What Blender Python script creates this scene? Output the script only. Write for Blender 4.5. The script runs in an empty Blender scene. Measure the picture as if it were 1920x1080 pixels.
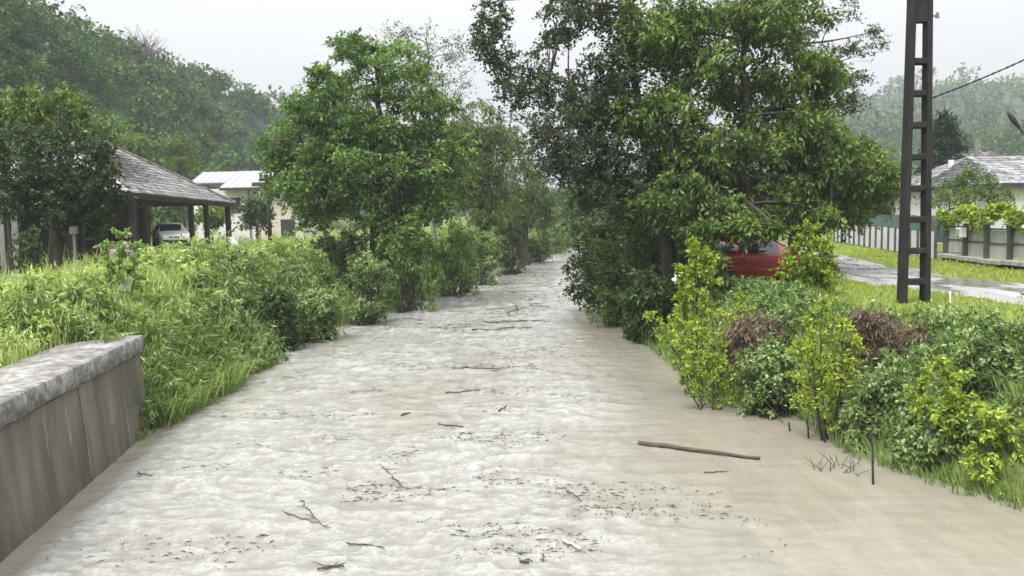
import bpy, bmesh, math, random
import numpy as np
from mathutils import Vector, Matrix, Euler

# ------------------------------------------------------------------ camera
SC = bpy.context.scene
COL = SC.collection
R = math.radians
FPX, CAMZ = 1600.0, 4.0
PITCH, ROLL = math.atan(140 / 1600), R(-1.2)
cam_d = bpy.data.cameras.new('camera')
cam_d.sensor_width = 36.0
cam_d.lens = 30.0
cam_d.clip_end = 5000
cam_d.clip_start = 0.05
cam = bpy.data.objects.new('camera', cam_d)
COL.objects.link(cam)
CM = Matrix.Rotation(math.pi / 2 - PITCH, 3, 'X') @ Matrix.Rotation(ROLL, 3, 'Z')
cam.matrix_world = Matrix.Translation((0, 0, CAMZ)) @ CM.to_4x4()
SC.camera = cam

# ------------------------------------------------------------------ sky and sun (overcast)
SUN_EL, SUN_AZ = R(58), R(215)
SKY_GAIN = 10.0
w = bpy.data.worlds.new('World')
SC.world = w
w.use_nodes = True
nt = w.node_tree
nt.nodes.clear()
n_out = nt.nodes.new('ShaderNodeOutputWorld')
n_bg = nt.nodes.new('ShaderNodeBackground')
n_bg.inputs['Strength'].default_value = 0.1
n_sky = nt.nodes.new('ShaderNodeTexSky')
n_sky.sky_type = 'NISHITA'
n_sky.sun_disc = False
n_sky.sun_elevation = SUN_EL
n_sky.sun_rotation = SUN_AZ
n_sky.dust_density = 6.0
n_hs = nt.nodes.new('ShaderNodeHueSaturation')
n_hs.inputs['Saturation'].default_value = 0.15
n_tc = nt.nodes.new('ShaderNodeTexCoord')
n_sep = nt.nodes.new('ShaderNodeSeparateXYZ')
n_mr = nt.nodes.new('ShaderNodeMapRange')          # overcast sky: zenith brighter than horizon (CIE overcast)
n_mr.inputs['From Min'].default_value = 0.0
n_mr.inputs['From Max'].default_value = 1.0
n_mr.inputs['To Min'].default_value = 0.20 * SKY_GAIN
n_mr.inputs['To Max'].default_value = 1.0 * SKY_GAIN
n_col = nt.nodes.new('ShaderNodeVectorMath')
n_col.operation = 'SCALE'
n_col.inputs[0].default_value = (0.965, 0.985, 1.02)
n_mix = nt.nodes.new('ShaderNodeMix')
n_mix.data_type = 'RGBA'
n_mix.inputs['Factor'].default_value = 0.94
nt.links.new(n_tc.outputs['Generated'], n_sep.inputs[0])
nt.links.new(n_sep.outputs['Z'], n_mr.inputs['Value'])
nt.links.new(n_mr.outputs['Result'], n_col.inputs['Scale'])
nt.links.new(n_sky.outputs[0], n_hs.inputs['Color'])
nt.links.new(n_hs.outputs[0], n_mix.inputs['A'])
nt.links.new(n_col.outputs[0], n_mix.inputs['B'])
nt.links.new(n_mix.outputs['Result'], n_bg.inputs['Color'])
nt.links.new(n_bg.outputs[0], n_out.inputs['Surface'])

sun_d = bpy.data.lights.new('sun', 'SUN')
sun_d.energy = 1.5
sun_d.angle = R(25)
sun_d.color = (1.0, 0.97, 0.92)
sun = bpy.data.objects.new('sun', sun_d)
COL.objects.link(sun)
sun.rotation_euler = (math.pi / 2 - SUN_EL, 0, math.pi - SUN_AZ)

SC.view_settings.view_transform = 'Standard'
SC.view_settings.look = 'None'
SC.view_settings.exposure = 1.45
SC.view_settings.gamma = 1.0
SC.view_settings.use_curve_mapping = False
SC.cycles.max_bounces = 4
SC.cycles.diffuse_bounces = 2
SC.cycles.glossy_bounces = 2
SC.cycles.transmission_bounces = 2
SC.cycles.volume_bounces = 0
SC.cycles.transparent_max_bounces = 4
SC.cycles.caustics_reflective = False
SC.cycles.caustics_refractive = False
SC.cycles.use_denoising = True

# ------------------------------------------------------------------ helpers
random.seed(5)
RNG = np.random.default_rng(11)


def ray(px, py):
    return CM @ Vector(((px - 960) / FPX, -(py - 540) / FPX, -1.0))


def G(px, py, z):
    """point of the horizontal plane z seen at that pixel of the photograph"""
    d = ray(px, py)
    t = (z - CAMZ) / d.z
    return Vector((d.x * t, d.y * t, z))


def D(px, py, Y):
    """point at distance Y along the valley seen at that pixel"""
    d = ray(px, py)
    t = Y / d.y
    return Vector((d.x * t, Y, CAMZ + d.z * t))


def hash2(ix, iy, seed):
    h = (ix.astype(np.int64) * 374761393 + iy.astype(np.int64) * 668265263 + seed * 1442695041) & 0xffffffff
    h = ((h ^ (h >> 13)) * 1274126177) & 0xffffffff
    h = (h ^ (h >> 16)) & 0xffffffff
    return h / 4294967295.0


def vnoise(x, y, seed=0):
    x = np.asarray(x, float); y = np.asarray(y, float)
    ix = np.floor(x); iy = np.floor(y)
    fx = x - ix; fy = y - iy
    fx = fx * fx * fx * (fx * (fx * 6 - 15) + 10); fy = fy * fy * fy * (fy * (fy * 6 - 15) + 10)
    a = hash2(ix, iy, seed); b = hash2(ix + 1, iy, seed); c = hash2(ix, iy + 1, seed); d = hash2(ix + 1, iy + 1, seed)
    return (a + (b - a) * fx) * (1 - fy) + (c + (d - c) * fx) * fy


def fbm(x, y, octv=4, seed=0):
    s = 0; a = 0.5
    for i in range(octv):
        s = s + a * vnoise(x, y, seed + i * 7)
        x = x * 2.03 + 3.1; y = y * 2.03 + 1.7; a *= 0.5
    return s


def sstep(a, b, x):
    t = np.clip((x - a) / (b - a), 0, 1)
    return t * t * (3 - 2 * t)


def link(o):
    COL.objects.link(o)
    return o


def tag(o, label=None, cat=None, group=None, kind=None):
    if label: o['label'] = label
    if cat: o['category'] = cat
    if group: o['group'] = group
    if kind: o['kind'] = kind
    return o


def empty(name, loc, label, cat, group=None, rz=0.0):
    o = bpy.data.objects.new(name, None)
    o.empty_display_size = 0.2
    link(o)
    o.location = loc
    o.rotation_euler = (0, 0, rz)
    return tag(o, label, cat, group)


def mesh_np(name, V, F, tint=None, smooth=False):
    """mesh from numpy arrays; F is (n,3) or (n,4)"""
    V = np.ascontiguousarray(V, dtype=np.float32); F = np.ascontiguousarray(F, dtype=np.int32)
    me = bpy.data.meshes.new(name)
    k = F.shape[1]
    me.vertices.add(len(V)); me.vertices.foreach_set('co', V.ravel())
    me.loops.add(F.size); me.loops.foreach_set('vertex_index', F.ravel())
    me.polygons.add(len(F)); me.polygons.foreach_set('loop_start', np.arange(0, F.size, k, dtype=np.int32))
    me.update(calc_edges=True)
    if tint is not None:
        at = me.attributes.new('tint', 'FLOAT', 'FACE')
        at.data.foreach_set('value', np.ascontiguousarray(tint, dtype=np.float32))
    if smooth:
        me.polygons.foreach_set('use_smooth', np.ones(len(F), dtype=bool))
    me.update()
    return me


def put(name, me, mat, parent=None, world=True, **kw):
    """link a mesh as one object; vertices in world space unless world=False"""
    if me.users == 0 or not me.materials:
        me.materials.clear(); me.materials.append(mat)
    o = bpy.data.objects.new(name, me)
    link(o)
    if parent is not None:
        o.parent = parent
        if world:
            o.location = -acc_loc(parent)
    return tag(o, **kw)


def acc_loc(p):
    v = Vector((0, 0, 0))
    while p is not None:
        v += p.location
        p = p.parent
    return v


class MB:
    """collects small shapes into ONE mesh"""
    def __init__(self):
        self.bm = bmesh.new()

    def box(self, c, s, rz=0.0, rot=None, bev=0.0):
        m = Matrix.Translation(c) @ (rot.to_4x4() if rot is not None else Matrix.Rotation(rz, 4, 'Z')) @ Matrix.Diagonal((s[0], s[1], s[2], 1))
        r = bmesh.ops.create_cube(self.bm, size=1.0, matrix=m)
        if bev > 0:
            es = list({e for v in r['verts'] for e in v.link_edges})
            bmesh.ops.bevel(self.bm, geom=es, offset=bev, segments=1, affect='EDGES')
        return self

    def poly(self, pts, thick=None):
        """flat polygon; thick = vector to extrude along"""
        vs = [self.bm.verts.new(p) for p in pts]
        f = self.bm.faces.new(vs)
        if thick is not None:
            r = bmesh.ops.extrude_face_region(self.bm, geom=[f])
            vv = [g for g in r['geom'] if isinstance(g, bmesh.types.BMVert)]
            bmesh.ops.translate(self.bm, verts=vv, vec=thick)
        return self

    def tube(self, pts, rad, n=8, cap=True):
        V, F = tube(np.array([list(p) for p in pts], float), np.array(rad, float) if hasattr(rad, '__len__') else np.full(len(pts), rad), n)
        vs = [self.bm.verts.new(v) for v in V]
        for f in F:
            self.bm.faces.new([vs[i] for i in f])
        if cap:
            self.bm.faces.new([vs[i] for i in range(n)][::-1])
            self.bm.faces.new([vs[len(V) - n + i] for i in range(n)])
        return self

    def mesh(self, name, smooth=False):
        bmesh.ops.recalc_face_normals(self.bm, faces=self.bm.faces[:])
        me = bpy.data.meshes.new(name)
        self.bm.to_mesh(me)
        self.bm.free()
        if smooth:
            for p in me.polygons: p.use_smooth = True
        return me

    def build(self, name, mat, parent=None, world=True, smooth=False, **kw):
        return put(name, self.mesh(name, smooth), mat, parent, world, **kw)


def tube(P, Rr, n=6):
    k = len(P)
    T = np.gradient(P, axis=0)
    T /= np.linalg.norm(T, axis=1, keepdims=True) + 1e-9
    ref = np.array([0, 0, 1.0]) if abs(T[:, 2]).mean() < 0.8 else np.array([1.0, 0.05, 0])
    U = np.cross(T, ref); U /= np.linalg.norm(U, axis=1, keepdims=True) + 1e-9
    W = np.cross(T, U)
    a = np.arange(n) * 2 * math.pi / n
    ring = np.cos(a)[None, :, None] * U[:, None, :] + np.sin(a)[None, :, None] * W[:, None, :]
    V = (P[:, None, :] + ring * Rr[:, None, None]).reshape(-1, 3)
    i = np.arange(k - 1)[:, None] * n; j = np.arange(n)[None, :]; j2 = (j + 1) % n
    F = np.stack([i + j, i + j2, i + n + j2, i + n + j], -1).reshape(-1, 4)
    return V, F


def join(parts):
    Vs, Fs, off = [], [], 0
    for V, F in parts:
        Vs.append(V); Fs.append(F + off); off += len(V)
    return np.concatenate(Vs), np.concatenate(Fs)


# ------------------------------------------------------------------ materials
MATS = {}


def new_mat(name):
    m = bpy.data.materials.new(name)
    m.use_nodes = True
    nt = m.node_tree
    b = nt.nodes['Principled BSDF']
    MATS[name] = m
    return m, nt, b


def N(nt, typ, **kw):
    n = nt.nodes.new(typ)
    for k, v in kw.items():
        if k.startswith('i_'):
            n.inputs[k[2:].replace('_', ' ')].default_value = v
        else:
            setattr(n, k, v)
    return n


def ramp(nt, fac, stops, interp='LINEAR'):
    n = nt.nodes.new('ShaderNodeValToRGB')
    n.color_ramp.interpolation = interp
    el = n.color_ramp.elements
    while len(el) < len(stops): el.new(0.5)
    for e, (p, c) in zip(el, stops):
        e.position = p
        e.color = (c[0], c[1], c[2], 1) if hasattr(c, '__len__') else (c, c, c, 1)
    nt.links.new(fac, n.inputs['Fac'])
    return n.outputs['Color']


def noise(nt, scale, detail=4, rough=0.6, coord='Object', stretch=None, dist=0.0):
    tc = nt.nodes.new('ShaderNodeTexCoord')
    out = tc.outputs[coord]
    if stretch:
        mp = nt.nodes.new('ShaderNodeMapping')
        mp.inputs['Scale'].default_value = stretch
        nt.links.new(out, mp.inputs['Vector']); out = mp.outputs['Vector']
    n = nt.nodes.new('ShaderNodeTexNoise')
    n.inputs['Scale'].default_value = scale
    n.inputs['Detail'].default_value = detail
    n.inputs['Roughness'].default_value = rough
    n.inputs['Distortion'].default_value = dist
    nt.links.new(out, n.inputs['Vector'])
    return n.outputs['Fac']


def mixc(nt, fac, a, b, mode='MIX'):
    n = nt.nodes.new('ShaderNodeMix')
    n.data_type = 'RGBA'; n.blend_type = mode
    for s, v in (('Factor', fac), ('A', a), ('B', b)):
        if isinstance(v, (int, float)): n.inputs[s].default_value = v
        elif isinstance(v, tuple): n.inputs[s].default_value = (*v, 1)
        else: nt.links.new(v, n.inputs[s])
    return n.outputs['Result']


def bump(nt, b, h, strength=0.3, dist=0.02):
    n = nt.nodes.new('ShaderNodeBump')
    n.inputs['Strength'].default_value = strength
    n.inputs['Distance'].default_value = dist
    nt.links.new(h, n.inputs['Height'])
    nt.links.new(n.outputs['Normal'], b.inputs['Normal'])


def leaf_mat(name, c0, c1, c2, trans=0.3, rough=0.5, spec=0.06):
    m, nt, b = new_mat(name)
    at = N(nt, 'ShaderNodeAttribute', attribute_name='tint')
    col = ramp(nt, at.outputs['Fac'], [(0.0, c0), (0.5, c1), (1.0, c2)])
    nt.links.new(col, b.inputs['Base Color'])
    b.inputs['Roughness'].default_value = rough
    b.inputs['Specular IOR Level'].default_value = spec
    tr = N(nt, 'ShaderNodeBsdfTranslucent')
    tc = mixc(nt, 1.0, col, (1.15, 1.2, 0.6), 'MULTIPLY')
    nt.links.new(tc, tr.inputs['Color'])
    mx = N(nt, 'ShaderNodeMixShader'); mx.inputs[0].default_value = trans
    nt.links.new(b.outputs[0], mx.inputs[1]); nt.links.new(tr.outputs[0], mx.inputs[2])
    nt.links.new(mx.outputs[0], nt.nodes['Material Output'].inputs['Surface'])
    return m


def rough_mat(name, c0, c1, scale=4.0, rough=0.8, bstr=0.3, bdist=0.01, stretch=None, spec=0.3, metal=0.0, detail=5):
    m, nt, b = new_mat(name)
    f = noise(nt, scale, detail, 0.65, stretch=stretch)
    nt.links.new(ramp(nt, f, [(0.3, c0), (0.7, c1)]), b.inputs['Base Color'])
    b.inputs['Roughness'].default_value = rough
    b.inputs['Specular IOR Level'].default_value = spec
    b.inputs['Metallic'].default_value = metal
    if bstr: bump(nt, b, f, bstr, bdist)
    return m


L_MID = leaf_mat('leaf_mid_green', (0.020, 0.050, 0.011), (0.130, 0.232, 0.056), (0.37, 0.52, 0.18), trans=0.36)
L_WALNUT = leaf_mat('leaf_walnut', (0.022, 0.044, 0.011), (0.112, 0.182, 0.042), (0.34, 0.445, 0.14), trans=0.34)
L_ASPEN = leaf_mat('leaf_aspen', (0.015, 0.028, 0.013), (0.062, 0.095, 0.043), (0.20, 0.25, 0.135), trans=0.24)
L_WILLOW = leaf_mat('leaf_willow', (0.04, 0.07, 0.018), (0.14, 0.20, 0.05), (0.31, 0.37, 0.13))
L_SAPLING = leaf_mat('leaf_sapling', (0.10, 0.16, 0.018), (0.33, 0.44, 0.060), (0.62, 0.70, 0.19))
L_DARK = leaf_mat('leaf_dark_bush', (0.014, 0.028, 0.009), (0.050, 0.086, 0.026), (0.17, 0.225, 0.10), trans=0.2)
L_WEED = leaf_mat('leaf_weed', (0.03, 0.06, 0.015), (0.175, 0.265, 0.08), (0.46, 0.55, 0.29))
L_FLOWER = leaf_mat('leaf_flowering', (0.015, 0.032, 0.012), (0.055, 0.095, 0.03), (0.36, 0.41, 0.25), trans=0.2)
L_FOREST = leaf_mat('leaf_forest', (0.014, 0.036, 0.010), (0.052, 0.110, 0.030), (0.14, 0.235, 0.06), trans=0.2)
L_PINE = leaf_mat('leaf_conifer', (0.008, 0.020, 0.010), (0.024, 0.048, 0.024), (0.055, 0.088, 0.045), trans=0.1)
L_BROWN = leaf_mat('dry_leaf', (0.05, 0.036, 0.025), (0.18, 0.135, 0.095), (0.42, 0.335, 0.245), trans=0.1)
L_GRASS = leaf_mat('grass_blade', (0.09, 0.15, 0.03), (0.40, 0.49, 0.17), (0.70, 0.74, 0.44), trans=0.42)
L_GRASSD = leaf_mat('grass_blade_bank', (0.055, 0.10, 0.025), (0.28, 0.38, 0.12), (0.60, 0.66, 0.36), trans=0.38)
L_LAWN = leaf_mat('lawn_blade', (0.14, 0.20, 0.03), (0.32, 0.40, 0.08), (0.52, 0.57, 0.18), trans=0.4)
L_BANKTOP = leaf_mat('leaf_bank_top', (0.06, 0.105, 0.022), (0.32, 0.42, 0.125), (0.66, 0.73, 0.36), trans=0.38)
DEBRIS = leaf_mat('wet_debris', (0.03, 0.026, 0.022), (0.075, 0.065, 0.055), (0.16, 0.14, 0.115), trans=0.0)
BARK = rough_mat('bark', (0.03, 0.024, 0.02), (0.09, 0.075, 0.06), 6, 0.9, 0.6, 0.03, (1, 1, 0.25))
BARK_PALE = rough_mat('bark_pale', (0.12, 0.11, 0.10), (0.26, 0.24, 0.21), 8, 0.85, 0.5, 0.02, (1, 1, 0.3))
DRIFT = rough_mat('driftwood', (0.04, 0.032, 0.026), (0.13, 0.105, 0.085), 14, 0.7, 0.4, 0.01)
DRIFT_DARK = rough_mat('wet_driftwood', (0.03, 0.025, 0.02), (0.10, 0.085, 0.07), 18, 0.5, 0.4, 0.01)
PALEWOOD = rough_mat('pale_wood', (0.45, 0.40, 0.30), (0.65, 0.6, 0.48), 14, 0.7, 0.3, 0.01)
WOOD_DARK = rough_mat('weathered_dark_wood', (0.016, 0.013, 0.013), (0.045, 0.038, 0.036), 5, 0.85, 0.4, 0.01, (3, 3, 0.3))
WOOD_GREY = rough_mat('weathered_grey_wood', (0.13, 0.12, 0.115), (0.30, 0.28, 0.27), 6, 0.85, 0.4, 0.01, (3, 3, 0.3))
BARN_WALL = rough_mat('barn_wall_boards', (0.05, 0.04, 0.04), (0.12, 0.10, 0.10), 4, 0.9, 0.4, 0.01, (3, 3, 0.25))
WHITE_WALL = rough_mat('white_plaster', (0.60, 0.58, 0.55), (0.76, 0.75, 0.73), 1.2, 0.9, 0.15, 0.01)
TAN_WALL = rough_mat('cream_plaster', (0.56, 0.50, 0.40), (0.70, 0.65, 0.55), 1.0, 0.9, 0.15, 0.01)
METAL_ROOF = rough_mat('pale_metal_roof', (0.34, 0.355, 0.385), (0.44, 0.455, 0.48), 0.8, 0.42, 0.1, 0.01, metal=0.25, spec=0.5)
DARK_TRIM = rough_mat('dark_trim', (0.03, 0.03, 0.035), (0.06, 0.06, 0.065), 5, 0.6, 0.1)
WHITE_TRIM = rough_mat('white_trim', (0.62, 0.62, 0.62), (0.75, 0.75, 0.75), 5, 0.6, 0.1)
BROWN_ROOF = rough_mat('brown_roof', (0.15, 0.125, 0.12), (0.25, 0.215, 0.205), 5, 0.8, 0.3)
PANEL = rough_mat('white_fence_panel', (0.50, 0.485, 0.50), (0.68, 0.665, 0.68), 2.5, 0.8, 0.15, 0.005, (1, 1, 0.5))
GREY_PANEL = rough_mat('grey_fence_panel', (0.30, 0.32, 0.285), (0.46, 0.48, 0.44), 3, 0.85, 0.15, 0.005, (1, 1, 0.5))
POST = rough_mat('fence_post', (0.05, 0.05, 0.045), (0.12, 0.12, 0.11), 6, 0.7, 0.2)
PLINTH = rough_mat('concrete_plinth', (0.22, 0.22, 0.20), (0.42, 0.41, 0.39), 4, 0.85, 0.4, 0.01)
CABLE = rough_mat('black_cable', (0.015, 0.015, 0.015), (0.03, 0.03, 0.03), 10, 0.6, 0)
POLE = rough_mat('dark_wet_concrete', (0.018, 0.018, 0.019), (0.040, 0.038, 0.038), 5, 0.75, 0.4, 0.01, (1, 1, 0.35), spec=0.12)
GREEN_NET = rough_mat('green_shade_net', (0.06, 0.12, 0.10), (0.11, 0.19, 0.155), 4, 0.8, 0.2)
PLASTIC = rough_mat('white_plastic', (0.72, 0.72, 0.72), (0.85, 0.85, 0.85), 6, 0.45, 0.2)
PINK = rough_mat('faded_pink_sheet', (0.26, 0.20, 0.20), (0.36, 0.29, 0.29), 4, 0.7, 0.2)
PALE_BOARD = rough_mat('pale_green_board', (0.14, 0.20, 0.11), (0.24, 0.31, 0.19), 5, 0.7, 0.2)
TYRE = rough_mat('tyre', (0.015, 0.015, 0.015), (0.03, 0.03, 0.03), 20, 0.8, 0.2)
RIM = rough_mat('steel_rim', (0.08, 0.08, 0.085), (0.16, 0.16, 0.16), 10, 0.4, 0, metal=0.8)
BLACK_PLASTIC = rough_mat('black_plastic', (0.012, 0.012, 0.013), (0.025, 0.025, 0.025), 20, 0.6, 0)


def paint(name, c, rough=0.28):
    m, nt, b = new_mat(name)
    f = noise(nt, 3.0, 4)
    nt.links.new(mixc(nt, f, tuple(x * 0.85 for x in c), c), b.inputs['Base Color'])
    b.inputs['Roughness'].default_value = rough
    b.inputs['Coat Weight'].default_value = 0.5
    b.inputs['Coat Roughness'].default_value = 0.12
    return m


RED = paint('red_car_paint', (0.22, 0.006, 0.013))
SILVER = paint('pale_car_paint', (0.50, 0.52, 0.52))
m, nt, b = new_mat('car_glass')
b.inputs['Base Color'].default_value = (0.015, 0.02, 0.022, 1); b.inputs['Roughness'].default_value = 0.04
b.inputs['Specular IOR Level'].default_value = 0.8
GLASS = m
m, nt, b = new_mat('window_glass')
b.inputs['Base Color'].default_value = (0.03, 0.035, 0.04, 1); b.inputs['Roughness'].default_value = 0.06
PANE = m
m, nt, b = new_mat('red_lamp_lens')
b.inputs['Base Color'].default_value = (0.25, 0.01, 0.01, 1); b.inputs['Roughness'].default_value = 0.15
LENS_RED = m
m, nt, b = new_mat('clear_lamp_lens')
b.inputs['Base Color'].default_value = (0.55, 0.57, 0.58, 1); b.inputs['Roughness'].default_value = 0.1
LENS = m

# tile roofs
def tile_mat(name, c0, c1, c2, scale=1.6):
    m, nt, b = new_mat(name)
    at = N(nt, 'ShaderNodeAttribute', attribute_name='tint')
    f = noise(nt, 3.0, 5)
    c = ramp(nt, at.outputs['Fac'], [(0.0, c0), (0.5, c1), (1.0, c2)])
    nt.links.new(mixc(nt, 0.4, c, ramp(nt, f, [(0.38, c0), (0.62, c2)])), b.inputs['Base Color'])
    b.inputs['Roughness'].default_value = 0.75
    return m


BARN_TILE = tile_mat('lichened_grey_tile', (0.10, 0.09, 0.09), (0.29, 0.27, 0.265), (0.56, 0.53, 0.515))
HOUSE_TILE = tile_mat('pale_grey_tile', (0.09, 0.09, 0.10), (0.28, 0.275, 0.29), (0.46, 0.45, 0.47))

# ground
m, nt, b = new_mat('ground_grass')
f1 = noise(nt, 0.35, 5, 0.6); f2 = noise(nt, 6.0, 5, 0.7)
c = mixc(nt, f1, (0.10, 0.14, 0.035), (0.20, 0.26, 0.06))
c = mixc(nt, ramp(nt, f2, [(0.42, 0.0), (0.62, 1.0)]), c, (0.13, 0.135, 0.05))
gp = N(nt, 'ShaderNodeNewGeometry'); gs = N(nt, 'ShaderNodeSeparateXYZ'); nt.links.new(gp.outputs['Position'], gs.inputs[0])
gm = N(nt, 'ShaderNodeMapRange'); gm.inputs['From Min'].default_value = 3.5; gm.inputs['From Max'].default_value = 7.0; nt.links.new(gs.outputs['Z'], gm.inputs['Value'])
c = mixc(nt, gm.outputs[0], c, mixc(nt, f2, (0.022, 0.04, 0.018), (0.05, 0.085, 0.035)))
nt.links.new(c, b.inputs['Base Color']); b.inputs['Roughness'].default_value = 0.95
b.inputs['Specular IOR Level'].default_value = 0.1
bump(nt, b, f2, 0.5, 0.05)
GROUND = m

# wet gravel road with shallow puddles
m, nt, b = new_mat('wet_gravel')
f1 = noise(nt, 0.9, 5, 0.6, stretch=(1.6, 0.35, 1)); f2 = noise(nt, 30, 4, 0.7)
pud = ramp(nt, f1, [(0.42, 0.0), (0.52, 1.0)])
c = mixc(nt, f2, (0.22, 0.215, 0.21), (0.46, 0.45, 0.445))
c = mixc(nt, pud, c, (0.25, 0.245, 0.24))
nt.links.new(c, b.inputs['Base Color'])
rr = nt.nodes.new('ShaderNodeMapRange'); nt.links.new(pud, rr.inputs['Value'])
rr.inputs['To Min'].default_value = 0.7; rr.inputs['To Max'].default_value = 0.06
nt.links.new(rr.outputs[0], b.inputs['Roughness'])
bump(nt, b, f2, 0.12, 0.01)
ROAD = m

# muddy flood water; foam and mud colour also imitate wave glare and dark ripples
m, nt, b = new_mat('muddy_water')
fa = noise(nt, 0.16, 3, 0.5); fb = noise(nt, 1.6, 5, 0.62, stretch=(1.6, 0.35, 1), dist=1.0); fc = noise(nt, 15.0, 6, 0.75, stretch=(0.8, 1.3, 1), dist=0.5)
at = N(nt, 'ShaderNodeAttribute', attribute_name='rough_water')
mud = mixc(nt, fa, (0.275, 0.252, 0.198), (0.305, 0.282, 0.228))
mud = mixc(nt, at.outputs['Fac'], mud, (0.272, 0.264, 0.236))
mud = mixc(nt, ramp(nt, fb, [(0.35, 0.0), (0.65, 1.0)]), mixc(nt, 1.0, mud, (0.84, 0.84, 0.83), 'MULTIPLY'), mud)  # darker flow streaks, also painted in for the dark wave faces
foam = N(nt, 'ShaderNodeMath', operation='MULTIPLY')
acr = N(nt, 'ShaderNodeAttribute', attribute_name='crest')
nt.links.new(acr.outputs['Fac'], foam.inputs[0])
nt.links.new(ramp(nt, fc, [(0.36, 0.0), (0.56, 1.0)]), foam.inputs[1])
fo2 = N(nt, 'ShaderNodeMath', operation='MULTIPLY')
nt.links.new(foam.outputs[0], fo2.inputs[0]); nt.links.new(at.outputs['Fac'], fo2.inputs[1])
c = mixc(nt, fo2.outputs[0], mud, (0.435, 0.43, 0.405))  # crest foam, its paleness also painted in for glare on the waves
nt.links.new(c, b.inputs['Base Color'])
b.inputs['Roughness'].default_value = 0.09
b.inputs['IOR'].default_value = 1.33
bsum = N(nt, 'ShaderNodeMath', operation='ADD')
bm_ = N(nt, 'ShaderNodeMath', operation='MULTIPLY'); bm_.inputs[1].default_value = 0.35
fd = noise(nt, 6.0, 6, 0.7, stretch=(0.8, 1.3, 1), dist=0.6)
nt.links.new(fc, bm_.inputs[0]); nt.links.new(fd, bsum.inputs[0]); nt.links.new(bm_.outputs[0], bsum.inputs[1])
bn = N(nt, 'ShaderNodeBump'); bn.inputs['Distance'].default_value = 0.06
bst = N(nt, 'ShaderNodeMapRange'); bst.inputs['To Min'].default_value = 0.12; bst.inputs['To Max'].default_value = 0.6
nt.links.new(at.outputs['Fac'], bst.inputs['Value']); nt.links.new(bst.outputs[0], bn.inputs['Strength'])
nt.links.new(bsum.outputs[0], bn.inputs['Height']); nt.links.new(bn.outputs[0], b.inputs['Normal'])
WATER = m

# stained retaining wall
m, nt, b = new_mat('stained_concrete')
s1 = noise(nt, 1.6, 6, 0.62, stretch=(1.3, 1.3, 0.30)); s2 = noise(nt, 1.2, 6, 0.7); s3 = noise(nt, 25, 4, 0.7)
c = ramp(nt, s1, [(0.30, (0.070, 0.062, 0.046)), (0.52, (0.128, 0.115, 0.088)), (0.72, (0.20, 0.182, 0.145))])
c = mixc(nt, ramp(nt, s2, [(0.45, 0.0), (0.75, 0.5)]), c, (0.075, 0.07, 0.042))
c = mixc(nt, 0.25, c, s3, 'OVERLAY')
s4 = noise(nt, 3.0, 3, 0.5, stretch=(2.2, 2.2, 0.06)); s5 = noise(nt, 1.7, 5, 0.7); s6 = noise(nt, 0.9, 6, 0.75)
run = N(nt, 'ShaderNodeMath', operation='MULTIPLY'); nt.links.new(ramp(nt, s4, [(0.61, 0.0), (0.66, 1.0)]), run.inputs[0]); nt.links.new(ramp(nt, s5, [(0.40, 0.0), (0.6, 0.8)]), run.inputs[1])
c = mixc(nt, run.outputs[0], c, (0.24, 0.225, 0.18))
c = mixc(nt, ramp(nt, s6, [(0.56, 0.0), (0.66, 0.7)]), c, (0.045, 0.055, 0.025))
nt.links.new(c, b.inputs['Base Color']); b.inputs['Roughness'].default_value = 0.75
bump(nt, b, s3, 0.4, 0.01)
CONC = m
m, nt, b = new_mat('blotched_coping')
s1 = noise(nt, 2.6, 6, 0.72); s2 = noise(nt, 9, 5, 0.7)
c = ramp(nt, s1, [(0.34, (0.10, 0.094, 0.09)), (0.5, (0.26, 0.248, 0.235)), (0.64, (0.42, 0.405, 0.39))])
c = mixc(nt, ramp(nt, s2, [(0.46, 0.0), (0.62, 0.8)]), c, (0.085, 0.08, 0.072))
nt.links.new(c, b.inputs['Base Color']); b.inputs['Roughness'].default_value = 0.8
bump(nt, b, s2, 0.5, 0.015)
COPING = m

# ------------------------------------------------------------------ river and terrain
LEFT_PX = [(0, 1060), (285, 806), (400, 742), (488, 692), (515, 645), (640, 605), (760, 563), (860, 523), (950, 492), (1000, 477), (1040, 467)]
RIGHT_PX = [(1915, 955), (1790, 920), (1620, 862), (1540, 815), (1500, 775), (1330, 757), (1270, 690), (1215, 650)]
lp = [G(x, y, 0) for x, y in LEFT_PX]; rp = [G(x, y, 0) for x, y in RIGHT_PX]
LY = np.array([-60, 2.0] + [p.y for p in lp] + [105, 150, 260]); LX = np.array([-5.0, -5.0] + [p.x for p in lp] + [9.5, 26, 70])
RY = np.array([-60, 6.0] + [p.y for p in rp] + [32, 45, 60, 80, 110, 150, 260]); RX = np.array([9.0, 8.8] + [p.x for p in rp] + [4.6, 6.2, 9.0, 13.5, 22, 39, 84])


def xl(y): return np.interp(y, LY, LX)
def xr(y): return np.interp(y, RY, RX)


WALL_END = lp[1].y


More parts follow.
